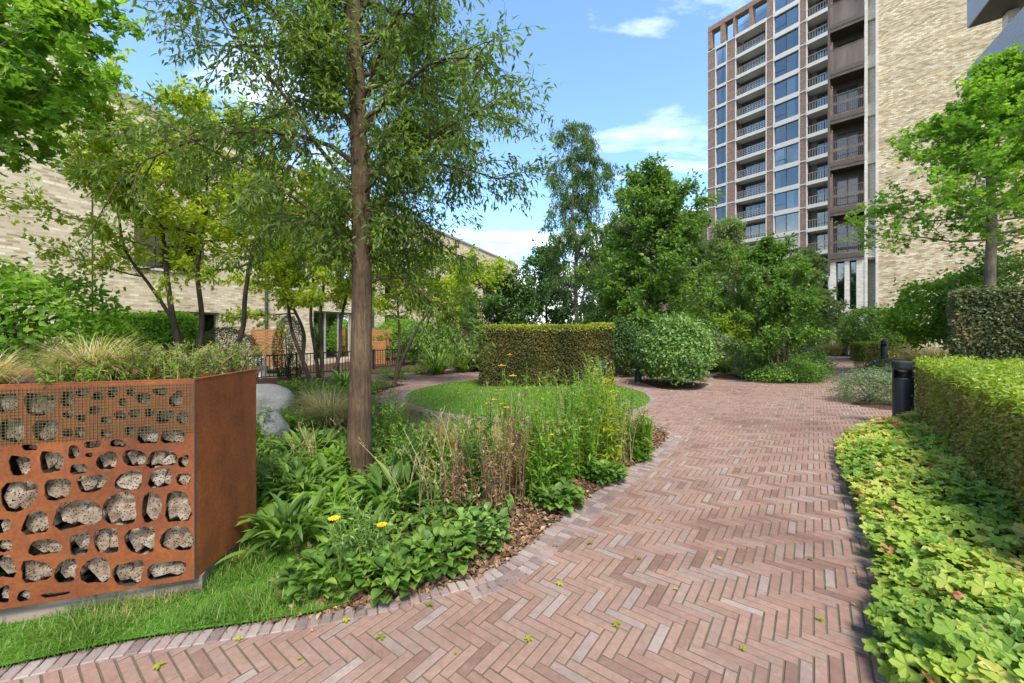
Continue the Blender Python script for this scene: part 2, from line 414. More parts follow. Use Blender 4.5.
# ribbed zinc
m, nt, out = newmat('ribbed_zinc')
g = N(nt, 'ShaderNodeNewGeometry').outputs['Position']
w = N(nt, 'ShaderNodeTexWave', wave_type='BANDS', bands_direction='Z'); w.inputs['Scale'].default_value = 3.2; nt.links.new(g, w.inputs['Vector'])
c = ramp(nt, w.outputs['Fac'], [(.3, (.26, .26, .27)), (.8, (.36, .36, .37))])
principled(nt, out, c, .5, .4, bump(nt, w.outputs['Fac'], .6, .03))
# cedar slats
m, nt, out = newmat('cedar')
g = N(nt, 'ShaderNodeNewGeometry').outputs['Position']
c = ramp(nt, noise(nt, 4, 5, mapping(nt, g, (1, 1, 9))), [(.3, (.20, .075, .022)), (.7, (.38, .17, .055))])
principled(nt, out, c, .6, 0)
# ---------------------------------------------------------------- camera, sky, sun
cam = bpy.data.cameras.new('camera'); co = bpy.data.objects.new('camera', cam); col.objects.link(co)
co.location = (0, 0, H); co.rotation_euler = (PI / 2, 0, 0)
cam.sensor_width = 36; cam.lens = F * 36 / 1024; cam.shift_y = -(341.5 - Y0) / 1024; cam.clip_end = 3000; cam.clip_start = .05
scene.camera = co
SUN_EL, SUN_AZ = math.radians(57), math.radians(164)      # compass azimuth: 0 = +Y, clockwise
sd = Vector((math.sin(SUN_AZ) * math.cos(SUN_EL), math.cos(SUN_AZ) * math.cos(SUN_EL), math.sin(SUN_EL)))
sl = bpy.data.lights.new('sun', 'SUN'); so = bpy.data.objects.new('sun', sl); col.objects.link(so)
sl.energy = 2.2; sl.angle = math.radians(16); sl.color = (1, .925, .80)
so.rotation_euler = sd.to_track_quat('Z', 'Y').to_euler(); so.location = (0, -20, 40)
w = bpy.data.worlds.new('World'); scene.world = w; w.use_nodes = True
nt = w.node_tree; nt.nodes.clear()
out = nt.nodes.new('ShaderNodeOutputWorld'); bg = nt.nodes.new('ShaderNodeBackground'); bg.inputs[1].default_value = .125
sky = nt.nodes.new('ShaderNodeTexSky'); sky.sky_type = 'NISHITA'; sky.sun_disc = False
sky.sun_elevation = SUN_EL; sky.sun_rotation = SUN_AZ; sky.ozone_density = 1.6; sky.air_density = 1.0; sky.dust_density = .6
tc = nt.nodes.new('ShaderNodeTexCoord'); sx = nt.nodes.new('ShaderNodeSeparateXYZ'); nt.links.new(tc.outputs['Generated'], sx.inputs[0])
zz = math_(nt, 'MAXIMUM', sx.outputs[2], .03); za = math_(nt, 'ADD', zz, .12)
cx = nt.nodes.new('ShaderNodeCombineXYZ')
nt.links.new(math_(nt, 'DIVIDE', sx.outputs[0], za), cx.inputs[0]); nt.links.new(math_(nt, 'DIVIDE', sx.outputs[1], za), cx.inputs[1])
cv = mapping(nt, cx.outputs[0], (.75, 1.35, 1)); cv2 = N(nt, 'ShaderNodeVectorMath', operation='ADD'); nt.links.new(cv, cv2.inputs[0]); cv2.inputs[1].default_value = (3.7, 1.1, 0)
n1 = noise(nt, 1.15, 9, cv2.outputs[0], .6, .35)
n2 = noise(nt, .35, 3, cv2.outputs[0], .5)
s1 = math_(nt, 'ADD', n1, math_(nt, 'MULTIPLY', math_(nt, 'SUBTRACT', n2, .5), .8))
lowb = math_(nt, 'MULTIPLY', math_(nt, 'SUBTRACT', .50, zz, True), .55)     # more cloud towards the horizon
s1 = math_(nt, 'ADD', s1, lowb)
cm = ramp(nt, s1, [(.55, (0, 0, 0)), (.67, (.45, .45, .45)), (.80, (.9, .9, .9))])
skyc = mix(nt, 1.0, sky.outputs[0], (.86, 1.0, 1.04), 'MULTIPLY')
cl = mix(nt, cm, skyc, (7.0, 7.1, 7.3))
nt.links.new(cl, bg.inputs[0]); nt.links.new(bg.outputs[0], out.inputs[0])
vs = scene.view_settings; vs.view_transform = 'Standard'; vs.look = 'None'; vs.exposure = 1.62; vs.gamma = 1; vs.use_curve_mapping = False
scene.cycles.max_bounces = 8; scene.cycles.transparent_max_bounces = 8; scene.cycles.diffuse_bounces = 4
# ---------------------------------------------------------------- ground, paving, beds
mb = MB(); g = 600
mb.add([(-g, -g, -.05), (g, -g, -.05), (g, g, -.05), (-g, g, -.05)], np.array([(0, 1, 2, 3)]))
tag(mb.build('ground', 'soil_far'), kind='structure')
EDGE_PX = [(-40, 670), (0, 664), (120, 646), (240, 628), (329, 614), (386, 602), (440, 588), (506, 564), (559, 522), (617, 478), (650, 455), (664, 442), (667, 434), (655, 428), (630, 424), (600, 421)]
EDGE = smooth([(-3.2, 1.60), (-2.5, 1.68)] + [gp(*p) for p in EDGE_PX[2:]], 6)
LC = (.35, 9.6); LR = 2.8
def ringpts(c, r, a0, a1, n=30): return [(c[0] + r * math.cos(math.radians(a0 + (a1 - a0) * k / n)), c[1] + r * math.sin(math.radians(a0 + (a1 - a0) * k / n))) for k in range(n + 1)]
RO = 3.55
BED = [tuple(p) for p in EDGE] + ringpts(LC, RO, -65, -205, 30) + [(-5.4, 13.0), (-8.2, 12.6), (-9, 8), (-8, 2.5), (-3.2, 1.95)]
BED_FULL = BED
RIGHT_EDGE = smooth([(1.25, .7), gp(888, 683), gp(880, 600), gp(866, 540), gp(842, 478), gp(836, 455), gp(850, 434), gp(890, 424), (7.3, 7.0), gp(872, 408), gp(850, 404), (7.8, 8.9), (9.3, 10.4), (11.6, 13.2), (14.5, 17.0), (17.2, 20.2), (18, 22)], 5)
RIGHT = [tuple(p) for p in RIGHT_EDGE] + [(40, 22), (40, .7)]
ISL = [tuple(p) for p in smooth([gp(752, 380), gp(785, 383), gp(816, 380), gp(824, 372), (10.8, 15.4), (9.6, 16.2), (7.2, 14.0), (6.2, 12.2)], 6, True)]
BUSHBED = [tuple(p) for p in smooth([gp(645, 384), gp(662, 389.5), gp(695, 390.5), gp(707, 386), (5.5, 11.4), (4.4, 12.3), (3.7, 12.0)], 6, True)]
BACK = [(-4.9, 13.6), (-3.4, 14.6), (-1.5, 16.0), (1.2, 15.0), (2.6, 13.6), (3.5, 12.9), (4.6, 13.4), (6.2, 14.4), (8.0, 17.2), (10.5, 18.8), (14.0, 20.6), (17, 21.6), (19, 23), (-14, 26)]
BACK = [tuple(p) for p in smooth(BACK[:12], 5)] + [(16, 27), (-14, 27), (-14, 16), (-6, 14)]
PAVE = [(-3.4, 1.6), (-3.4, .75), (3, .75), (8, 5), (16, 14), (20, 23), (8, 24), (-7, 18), (-7.5, 13), (-4.5, 8), (1, 5), (-.5, 2.5)]
PAVE = [(-3.4, 1.7), (-3.4, .7), (3, .7), (9, 5), (18, 14), (20, 24), (-7, 24), (-8, 13), (-6, 7), (-1.5, 2.2)]
# sand bed under the bricks
mb = MB(); sheet(mb, [(-8, .4), (22, .4), (22, 26), (-8, 26)], -.0048); tag(mb.build('paving_joints', 'joint_sand'), kind='structure')
def bricks(mb, C, U, Lh, Wh, top, t, ch=.003, dep=.03):
    """bricks with a small chamfer; C centres (n,2), U unit direction (n,2)"""
    n = len(C); U3 = np.c_[U, np.zeros(n)]; V3 = np.c_[-U[:, 1], U[:, 0], np.zeros(n)]
    tilt = rng.normal(0, .0035, (n, 2))
    rows = []
    for zo, ins in ((-dep, 0), (-.004, 0), (0, ch)):
        for a, b in ((-1, -1), (1, -1), (1, 1), (-1, 1)):
            aa = a * (Lh - ins); bb = b * (Wh - ins)
            rows.append(np.c_[C, top + zo + tilt[:, 0] * np.sign(aa) * Lh + tilt[:, 1] * np.sign(bb) * Wh] + U3 * aa + V3 * bb)
    V = np.stack(rows, 1)
    f = [(8, 9, 10, 11)]
    for L0 in (0, 4):
        for k in range(4): f.append((L0 + k, L0 + (k + 1) % 4, L0 + 4 + (k + 1) % 4, L0 + 4 + k))
    fs = (np.array(f)[None] + (np.arange(n) * 12)[:, None, None]).reshape(-1, 4)
    mb.add(V.reshape(-1, 3), [fs], np.repeat(t, 12))
M = .0525
aA = math.radians(37); ex = np.array([math.sin(aA), math.cos(aA)]); ey = np.array([ex[1], -ex[0]])
I, J = np.meshgrid(np.arange(-700, 900), np.arange(-700, 900), indexing='ij')
Cs = []; Us = []
k = (I - J) % 8
for val, kind in ((0, 'h'), (7, 'v')):
    i = I[k == val]; j = J[k == val]
    if kind == 'h': cxx = i + 2.; cyy = j + .5; u = ex
    else: cxx = i + .5; cyy = j + 2.; u = ey
    C = (cxx[:, None] * ex + cyy[:, None] * ey) * M
    Cs.append(C); Us.append(np.repeat(u[None], len(C), 0))
C = np.concatenate(Cs); U = np.concatenate(Us)
ok = inpoly(C[:, 0], C[:, 1], PAVE)
C = C[ok]; U = U[ok]
bad = np.zeros(len(C), bool)
for poly in (BED, RIGHT, ISL, BUSHBED, BACK): bad |= inpoly(C[:, 0], C[:, 1], poly)
bad |= np.hypot(C[:, 0] - LC[0], C[:, 1] - LC[1]) < LR + .02
C = C[~bad]; U = U[~bad]
mb = MB(); t = rng.random(len(C))
bricks(mb, C, U, 2 * M - .0036, M / 2 - .0036, rng.normal(0, .0011, len(C)), t)
tag(mb.build('brick_path', 'brick_paver'), kind='structure')
def soldier(path, width=.2, off=0, top=.006, closed=False, pitch=.055):
    p = np.asarray(path, float)
    if closed: p = np.vstack([p, p[:1]])
    seg = np.linalg.norm(np.diff(p, axis=0), axis=1); cs = np.r_[0, np.cumsum(seg)]
    n = int(cs[-1] / pitch); s = (np.arange(n) + .5) * cs[-1] / n
    X = np.interp(s, cs, p[:, 0]); Y = np.interp(s, cs, p[:, 1])
    e = .08; tx = np.interp(s + e, cs, p[:, 0]) - np.interp(s - e, cs, p[:, 0]); ty = np.interp(s + e, cs, p[:, 1]) - np.interp(s - e, cs, p[:, 1])
    l = np.hypot(tx, ty); tx /= l; ty /= l
    nrm = np.c_[ty, -tx]
    return np.c_[X, Y] + nrm * (off + width / 2), nrm
mb = MB()
c_, n_ = soldier(EDGE, .1, -.02); bricks(mb, c_, n_, .0495, .0245, .006 + rng.normal(0, .0012, len(c_)), rng.random(len(c_)))
c_, n_ = soldier(EDGE[38:74], .1, .083); bricks(mb, c_, n_, .0485, .0245, .003 + rng.normal(0, .0012, len(c_)), rng.random(len(c_)))
c_, n_ = soldier(ringpts(LC, LR, 0, 360, 90), .1, 0); bricks(mb, c_, n_, .05, .0245, .006 + rng.normal(0, .001, len(c_)), rng.random(len(c_)))
for P_ in (ISL, BUSHBED):
    c_, n_ = soldier(P_, .1, -.02, closed=True); bricks(mb, c_, n_, .05, .0245, .006 + rng.normal(0, .001, len(c_)), rng.random(len(c_)))
tag(mb.build('brick_edging', 'brick_edge'), kind='structure')
# mulch beds, slightly domed
def bedmesh(poly, name, mat, z0=-.002, amp=.04, step=.16, hgt=.022):
    xs = [p[0] for p in poly]; ys = [p[1] for p in poly]
    gx = np.arange(min(xs), max(xs) + step, step); gy = np.arange(min(ys), max(ys) + step, step)
    X, Y = np.meshgrid(gx, gy, indexing='ij')
    P = np.array(poly); Q = np.roll(P, -1, 0)
    d = np.full(X.shape, 9.)
    for a, b in zip(P, Q):
        ab = b - a; L2 = max((ab ** 2).sum(), 1e-9)
        tt = np.clip(((X - a[0]) * ab[0] + (Y - a[1]) * ab[1]) / L2, 0, 1)
        d = np.minimum(d, np.hypot(X - a[0] - tt * ab[0], Y - a[1] - tt * ab[1]))
    ins = inpoly(X, Y, poly)
    Z = np.where(ins, z0 + np.minimum(d, .5) / .5 * hgt + rng.normal(0, amp * .25, X.shape) * (d > .1), z0 - .01 - .1 * d)
    n, m_ = X.shape
    idx = np.arange(n * m_).reshape(n, m_)
    q = np.stack([idx[:-1, :-1], idx[1:, :-1], idx[1:, 1:], idx[:-1, 1:]], -1).reshape(-1, 4)
    keep = ((ins | (d < step)).ravel()[q]).all(1)
    mb = MB(); mb.add(np.c_[X.ravel(), Y.ravel(), Z.ravel()], [q[keep]])
    return tag(mb.build(name, mat, smooth=True), kind='structure')
bedmesh(BED, 'planting_bed', 'mulch')
bedmesh(RIGHT, 'planting_bed', 'mulch', step=.25)
bedmesh(ISL, 'planting_bed', 'mulch'); bedmesh(BUSHBED, 'planting_bed', 'mulch'); bedmesh(BACK, 'planting_bed', 'mulch', step=.3)
def bed_z(x, y): return .045
# round lawn
mb = MB(); th = np.linspace(0, 2 * PI, 65)[:-1]; rr = np.linspace(0, 1, 12)
V = [(LC[0], LC[1], .05)] + [(LC[0] + LR * r * math.cos(a), LC[1] + LR * r * math.sin(a), .05 - .045 * r ** 4) for r in rr[1:] for a in th]
f4 = [(1 + (i) * 64 + j, 1 + (i + 1) * 64 + j, 1 + (i + 1) * 64 + (j + 1) % 64, 1 + i * 64 + (j + 1) % 64) for i in range(10) for j in range(64)]
mb.add(V, [np.array(f4), np.array([(0, 1 + j, 1 + (j + 1) % 64) for j in range(64)])])
tag(mb.build('lawn', 'turf', smooth=True), kind='structure')
# turf strip at the planter's foot
STRIP = [tuple(p) for p in EDGE if p[0] < -1.02] + [gp(350, 606), gp(352, 585), gp(330, 562), gp(300, 540), gp(262, 528), (-2.1, 2.95), (-1.95, 2.5), (-2.9, 1.9), (-3.2, 1.75)]
STRIP = [(-3.2, 1.6)] + [p for p in STRIP if p != (-3.2, 1.6)]
mb = MB(); sheet(mb, STRIP, .026); tag(mb.build('turf_strip', 'turf'), kind='structure')
mb = MB(); n = 52000
xy = np.c_[rng.uniform(-3.4, -.8, n), rng.uniform(1.5, 3.3, n)]; k_ = inpoly(xy[:, 0], xy[:, 1], STRIP); xy = xy[k_] + rng.normal(0, .013, (k_.sum(), 2))
wear = np.clip(.5 + .5 * np.sin(xy[:, 0] * 5.1 + 1.3 * np.sin(xy[:, 1] * 8)) * np.sin(xy[:, 1] * 6.3 + .7), 0, 1)
wob = .5 + .5 * np.sin(xy[:, 0] * 9 + 2 * np.sin(xy[:, 1] * 7))
ribbon(mb, np.c_[xy, np.full(len(xy), .012)], rng.uniform(0, 2 * PI, len(xy)), rng.uniform(.7, 1.5, len(xy)), rng.uniform(.035, .10, len(xy)) * (.6 + .8 * wob), .0040, rng.uniform(.3, 1.6, len(xy)), k=3, prof=[1, .9, .6, .05], t=np.clip(rng.random(len(xy)) * .75 + .4 * (wear > .82) + .35 * (rng.random(len(xy)) < .08), 0, 1))
tag(mb.build('grass', 'blade_lawn'), kind='stuff')
mb = MB(); n = 42000
r = LR * np.sqrt(rng.random(n)); a = rng.uniform(0, 2 * PI, n)
P = np.c_[LC[0] + r * np.cos(a), LC[1] + r * np.sin(a), .045 - .045 * (r / LR) ** 4]
ribbon(mb, P, rng.uniform(0, 2 * PI, n), rng.uniform(.8, 1.5, n), rng.uniform(.03, .055, n), .009, rng.uniform(.2, 1.2, n), k=2, prof=[1, .8, .05], t=rng.random(n) * .8 + .2)
tag(mb.build('grass', 'blade_lawn'), kind='stuff')
# bark chips and dead leaves, thick along the path edge
mb = MB(); n = 26000
s = rng.integers(20, len(EDGE) - 1, n); base = EDGE[s] + rng.normal(0, .06, (n, 2)); off = np.abs(rng.normal(0, .35, n))
tang = EDGE[np.minimum(s + 1, len(EDGE) - 1)] - EDGE[s - 1]; tang = unit(tang)
P = base + np.c_[-tang[:, 1], tang[:, 0]] * (off[:, None] + .01)
k_ = inpoly(P[:, 0], P[:, 1], BED); P = P[k_]; n = len(P)
scatter(mb, OVAL, np.c_[P, np.minimum(off[k_] / .5, 1) * .022 + rng.uniform(0, .02, n)], randdir(n, 0, 1) * [1, 1, .35], randdir(n, 1.2, .6), rng.uniform(.02, .055, n), rng.random(n))
tag(mb.build('bark_mulch', 'dry_leaf'), kind='stuff')
mb = MB(); n = 900
P = np.c_[rng.uniform(1, 7, n), rng.uniform(1.5, 9, n)]
k_ = inpoly(P[:, 0], P[:, 1], [tuple(p) for p in np.asarray(RIGHT_EDGE) + np.array([-.16, 0])] + [(40, 22), (40, .7)]) & ~inpoly(P[:, 0], P[:, 1], RIGHT); P = P[k_]; n = len(P)
s = rng.integers(12, len(EDGE) - 20, 40); P2 = EDGE[s] + rng.normal(0, .09, (40, 2)); P = np.vstack([P, P2]); n = len(P)
scatter(mb, OVAL, np.c_[P, np.full(n, .012)], randdir(n) * [1, 1, .15], randdir(n, 3, .4), rng.uniform(.012, .03, n), rng.random(n))
tag(mb.build('leaf_litter', 'dry_leaf'), kind='stuff')
mb = MB(); P = np.array([gp(*q) for q in [(618, 627), (676, 591), (561, 585), (347, 621), (240, 640), (430, 607), (700, 480), (742, 650), (812, 560), (530, 640), (590, 545), (660, 520), (760, 505), (455, 655), (380, 640), (820, 620), (640, 560), (720, 560), (300, 660), (160, 668)]]); n = len(P)
scatter(mb, LOBED, np.c_[P, np.full(n, .014)], randdir(n) * [1, 1, .15], randdir(n, 3, .35), rng.uniform(.02, .045, n), rng.random(n))
tag(mb.build('leaf_litter', 'leaf_yellowgreen'), kind='stuff')
# ---------------------------------------------------------------- buildings
# ---- left courtyard block
WO = (-10.1, 13.0)
LW = Fac(WO, (.395, 1), (1, -.395))          # s = metres along the wall, s=0 at WO
def wall_holes(fac, mb, s0, s1, z0, z1, holes, th=.3, m=0):
    """wall slab split into boxes round rectangular openings (sa, sb, za, zb)"""
    ss = sorted({s0, s1, *[h[0] for h in holes], *[h[1] for h in holes]})
    for a, b in zip(ss[:-1], ss[1:]):
        hs = sorted([(h[2], h[3]) for h in holes if h[0] <= a + 1e-6 and h[1] >= b - 1e-6])
        z = z0
        for za, zb in hs:
            if za > z: fac.box(mb, a, b, -th, 0, z, za, m=m)
            z = zb
        if z < z1: fac.box(mb, a, b, -th, 0, z, z1, m=m)
def window(fac, parent, sa, sb, za, zb, d=-.14, fr='frame_grey', mull=(.5,), trans=None, glass='window_glass', fw=.06, name='window', gt=None, curtain=False):
    mb = MB()
    fac.box(mb, sa, sb, d - .05, d + .02, za, za + fw); fac.box(mb, sa, sb, d - .05, d + .02, zb - fw, zb)
    fac.box(mb, sa, sa + fw, d - .05, d + .02, za + fw, zb - fw); fac.box(mb, sb - fw, sb, d - .05, d + .02, za + fw, zb - fw)
    for q in mull:
        c = sa + (sb - sa) * q; fac.box(mb, c - fw / 2, c + fw / 2, d - .05, d + .017, za + fw, zb - fw)
    if trans:
        c = za + (zb - za) * trans; fac.box(mb, sa + fw, sb - fw, d - .047, d + .013, c - fw / 2, c + fw / 2)
    f = mb.build(name, fr, parent)
    mb = MB(); fac.box(mb, sa + fw, sb - fw, d - .035, d - .02, za + fw, zb - fw, t=random.random() if gt is None else gt)
    mb.build('pane', glass, f, origin=parent.location)
    if curtain:
        mb = MB(); c0 = sa + (sb - sa) * random.choice([.05, .5]); fac.box(mb, c0, c0 + (sb - sa) * random.uniform(.2, .48), d - .10, d - .07, za + fw, zb - fw)
        mb.build('curtain', 'curtain', f, origin=parent.location)
    return f
B = empty('apartment_block', (*WO, 0), 'long low buff brick block behind the trees on the left, with dark windows', 'building')
hl = []
wins = []
for s, w_, za, zb in [(-1.2, 1.8, .75, 2.1), (4.4, 2.3, .2, 2.35), (9.0, 2.2, .2, 2.35), (14, 2.2, .2, 2.35), (19, 2.2, .2, 2.35), (24, 2.0, .2, 2.35),
                      (-1.75, 1.9, 3.35, 4.9), (2.6, 1.5, 3.2, 4.9), (5.6, 1.2, 3.2, 4.9), (9.0, 1.5, 3.2, 4.9), (13, 1.2, 3.2, 4.9), (17, 1.5, 3.2, 4.9), (21, 1.2, 3.2, 4.9), (25.5, 1.5, 3.2, 4.9),
                      (.6, 1.3, 5.7, 7.1), (6.4, 1.4, 5.7, 7.1), (12, 1.3, 5.7, 7.1), (18.5, 1.4, 5.7, 7.1), (24, 1.3, 5.7, 7.1)]:
    wins.append((s, s + w_, za, zb))
mb = MB(); wall_holes(LW, mb, -2.6, 29, -.1, 7.95, wins); mb.build('wall', 'buff_brick', B)
mb = MB(); LW.box(mb, -2.55, 28.9, -9, -.55, -.1, 7.7); mb.build('inner_wall', 'recess_paint', B)
mb = MB(); LW.box(mb, -2.6, 29.05, -9.1, .06, 7.95, 8.1); LW.box(mb, -2.59, 29, -9, -.2, 8.1, 8.16); mb.build('roof', 'frame_grey', B)
for h in wins:
    window(LW, B, *h, mull=(.33, .66) if h[1] - h[0] > 1.6 else (.5,), fr='frame_dark' if h[2] > 1 else 'frame_grey', glass='window_glass', curtain=random.random() < .4)
    if h[2] > .5:
        mb = MB(); LW.box(mb, h[0] - .05, h[1] + .05, -.1, .05, h[2] - .07, h[2] - .003); mb.build('sill', 'warm_concrete', B)
mb = MB(); LW.box(mb, -1.2, .6, .004, .03, -.05, .66); mb.build('brick_plinth', 'brown_brick', B)
for s in (2.2, 8.0, 16.5):
    mb = MB(); tube(mb, [LW.p(s, .08, z) for z in (-.05, 2.7, 5.4, 7.9)], .055, 8); mb.build('downpipe', 'frame_dark', B)
B = empty('tall_block', (LW.p(-2.65, 0, 0)[0], LW.p(-2.65, 0, 0)[1], 0), 'taller buff brick end block at the far left edge, rising above the long low block', 'building')
wins = [(-6.6, -5, 3.3, 4.9), (-6.6, -5, 6.3, 7.9), (-6.6, -5, 9.3, 10.9)]
mb = MB(); wall_holes(LW, mb, -9, -2.65, -.1, 12.3, wins); mb.build('wall', 'buff_brick', B)
mb = MB(); LW.box(mb, -9, -2.66, -9, -.55, -.1, 12.1); mb.build('inner_wall', 'recess_paint', B)
mb = MB(); LW.box(mb, -9, -2.65, -.55, -.3, -.1, 12.25); LW.box(mb, -2.72, -2.62, -9.1, -.3, -.1, 12.25); mb.build('side_wall', 'buff_brick', B)
mb = MB(); LW.box(mb, -9.05, -2.6, -9.1, .05, 12.3, 12.42); mb.build('roof', 'frame_grey', B)
for h in wins: window(LW, B, *h)
# ---- far low house glimpsed between the trees
DH = Fac((8, 48), (.94, -.34), (-.34, -.94))
B = empty('far_house', (8, 48, 0), 'distant red brick house with pitched roof glimpsed between the birch and the big green tree', 'building')
mb = MB(); DH.box(mb, 4, 14, -9, 0, 0, 13.4); mb.build('wall', 'red_brick', B)
mb = MB(); V = [DH.p(a, d, z) for a in (3.6, 14.4) for d, z in ((.4, 13.4), (-4.5, 15.8), (-9.4, 13.4))]
mb.add(V, [np.array([(0, 1, 4, 3), (1, 2, 5, 4), (0, 3, 5, 2)]), np.array([(0, 2, 1), (3, 4, 5)])]); mb.build('roof', 'brown_brick', B)
for q in range(1, 4):
    for z in (4.5, 8, 11.3): window(DH, B, 1.6 + q * 3.2, 3.0 + q * 3.2, z, z + 1.7, d=.03)
# ---- tower
TO = (31.2, 63.7); T = Fac(TO, UT, (-.807, -.59)); FH = 3.1
lev = [2.4 + FH * k for k in range(20)]
B = empty('apartment_tower', (*TO, 0), 'tall red brick apartment tower with white floor bands, big windows and balconies', 'building')
S2 = 18.5
mb = MB()
T.box(mb, 4.6, 8.85, -13, -1.75, 0, lev[15]); T.box(mb, 0.3, 4.3, -13, -1.75, 0, lev[14] - .1); T.box(mb, 8.85, S2, -13, -1.75, 0, lev[18] + 1)
mb.build('inner_wall', 'recess_paint', B)
mb = MB(); T.box(mb, 0, .35, -13, -1.7, 0, lev[14]); mb.build('side_wall', 'red_brick', B)
TOPL, TOPR = lev[15], lev[18] + .8
for (a, b, top) in ((0, 1.15, lev[14]), (2.95, 4.15, lev[14]), (8.5, 9.3, TOPR), (12.5, 13.2, TOPR), (15.7, S2, TOPR)):
    mb = MB(); T.box(mb, a, b, -1.7, 0, 0, top); mb.build('brick_pier', 'red_brick', B)
# roof terrace frame with open bays
mb = MB(); T.box(mb, -.01, 8.49, -1.2, .02, TOPL, TOPL + .75)
mb.build('terrace_beam', 'red_brick', B)
mb = MB(); T.box(mb, 8.5, S2 + .1, -13, .04, TOPR, TOPR + .5); mb.build('parapet', 'red_brick', B)
for a, b in ((-.005, .6), (1.95, 2.65), (3.85, 4.15), (6.1, 6.6)):
    mb = MB(); T.box(mb, a, b, -.9, -.02, lev[14] + .3, TOPL); mb.build('brick_pier', 'red_brick', B)
for a, b in ((4.15, 6.1), (6.6, 8.5)):
    window(T, B, a, b, lev[14] + .35, TOPL, d=-.5, mull=(), trans=.45)
for k in range(19):
    z = lev[k]
    mb = MB()
    if k <= 14:
        T.box(mb, 1.15, 2.95, -1.7, .06, z - .3, z + .12)
        T.box(mb, 4.15, 8.5, -1.7, .10, z - .32, z + .16)
        T.box(mb, -.02, 1.15, .0, .05, z - .12, z + .02); T.box(mb, 2.95, 4.15, .0, .05, z - .12, z + .02)
    T.box(mb, 9.3, 12.5, -1.7, .08, z - .38, z + .25)
    T.box(mb, 13.2, 15.7, -1.7, .10, z - .32, z + .16)
    for a, b in ((8.5, 9.3), (12.5, 13.2)): T.box(mb, a, b, .0, .05, z - .12, z + .02)
    mb.build('floor_band', 'white_render', B)
    z1 = lev[k] + FH
    if k < 14 or True:
        if k < 14:
            window(T, B, 1.15, 2.95, z + .12, z1 - .3, d=-.2, mull=(.6,), trans=None, fr='frame_dark', gt=random.random())
            # balcony recess: glazed doors, railing
            window(T, B, 4.6, 8.2, z + .2, z1 - .5, d=-1.6, mull=(.3, .62), fr='frame_dark', glass='window_glass', gt=.3 * random.random(), name='balcony_door', curtain=random.random() < .5)
            mb = MB()
            for zz_ in (.35, .62, .89): T.box(mb, 4.35, 8.4, -.10, -.07, z + .1 + zz_, z + .1 + zz_ + .05)
            T.box(mb, 4.35, 8.4, -.12, -.05, z + 1.2, z + 1.26)
            for q in np.linspace(4.4, 8.35, 12): T.box(mb, q, q + .04, -.098, -.072, z + .16, z + 1.2)
            mb.build('balcony_railing', 'frame_grey', B)
        if k < 18:
            window(T, B, 9.3, 12.5, z + .25, z1 - .38, d=-.18, mull=(.48,), trans=None, fr='frame_dark', gt=.3 + .7 * random.random(), fw=.08, curtain=random.random() < .8)
            if k % 2: mb = MB(); T.box(mb, 9.38, 10.8, -.235, -.165, z + 1.05, z + 1.11); mb.build('transom', 'frame_dark', B)
            window(T, B, 13.9, 15.6, z + .2, z1 - .5, d=-1.6, mull=(.5,), fr='frame_dark', gt=.3 * random.random(), name='balcony_door', curtain=random.random() < .4)
            mb = MB(); T.box(mb, 13.25, 15.65, -.12, -.05, z + 1.2, z + 1.26)
            for q in np.linspace(13.3, 15.6, 9): T.box(mb, q, q + .04, -.098, -.072, z + .16, z + 1.2)
            mb.build('balcony_railing', 'frame_grey', B)
for a, top in ((1.15, lev[14]), (2.83, lev[14]), (4.15, lev[14]), (8.34, lev[14]), (9.3, TOPR), (12.36, TOPR), (13.2, TOPR), (15.58, TOPR)):
    mb = MB(); T.box(mb, a, a + .14, -.16, .03, 0, top); mb.build('white_jamb', 'white_render', B)
# a few plants and chairs on the tower balconies stay below a pixel and are left out
# ---- cream brick building on the right
CO = at(876, 25.5); CB = Fac(CO, UB, (-.697, -.717))
B = empty('corner_building', (*CO, 0), 'cream brick corner building with bronze mesh balconies down its left end', 'building')
TOPC = 44
mb = MB(); CB.box(mb, 0.12, 5.6, -12, 0, -.1, TOPC); mb.build('wall', 'cream_brick', B)
mb = MB(); CB.box(mb, -.02, .12, -1.2, .05, 1.5, TOPC); CB.box(mb, -.55, -.40, -1.2, .03, 1.5, TOPC); mb.build('white_jamb', 'pale_brick', B)
mb = MB(); CB.box(mb, -2.3, .1, -12, -1.5, -.1, TOPC); mb.build('rear_wall', 'bronze_slab', B)
mb = MB(); CB.box(mb, -.62, .1, -1.5, -.9, -.1, TOPC); mb.build('side_wall', 'pale_brick', B)
lc = [6.6 + 3.1 * k for k in range(13)]
for k, z in enumerate(lc):
    mb = MB(); CB.box(mb, -.40, -.02, -.5, -.22, z - .5, z + .3); CB.box(mb, -.40, -.02, -.5, -.45, z + .3, z + 2.6); mb.build('slot_panel', 'pale_brick', B)
    mb = MB(); CB.box(mb, -2.36, -.56, -1.5, .12, z - .28, z); mb.build('balcony_slab', 'bronze_slab', B)
    mb = MB()
    zt_ = z + .12 if k < 4 else z + 1.35
    CB.box(mb, -2.36, -.56, .06, .09, z - .5, zt_); CB.box(mb, -2.40, -2.37, -1.5, .12, z - .5, zt_)
    if k < 4:
        for q in np.linspace(-2.33, -.6, 18): CB.box(mb, q, q + .018, .065, .083, zt_, z + 1.35)
        CB.box(mb, -2.36, -.56, .0605, .0895, z + .7, z + .9)
    CB.box(mb, -2.40, -.56, .05, .11, z + 1.35, z + 1.4)
    mb.build('mesh_balustrade', 'bronze_mesh', B)
    window(CB, B, -2.1, -.9, z + .05, z + 2.4, d=-1.38, mull=(.5,), fr='frame_dark', gt=.0, glass='dark_glass', name='balcony_door')
mb = MB(); CB.box(mb, -2.42, -2.30, -.02, .13, 5.2, TOPC); mb.build('corner_post', 'bronze_slab', B)
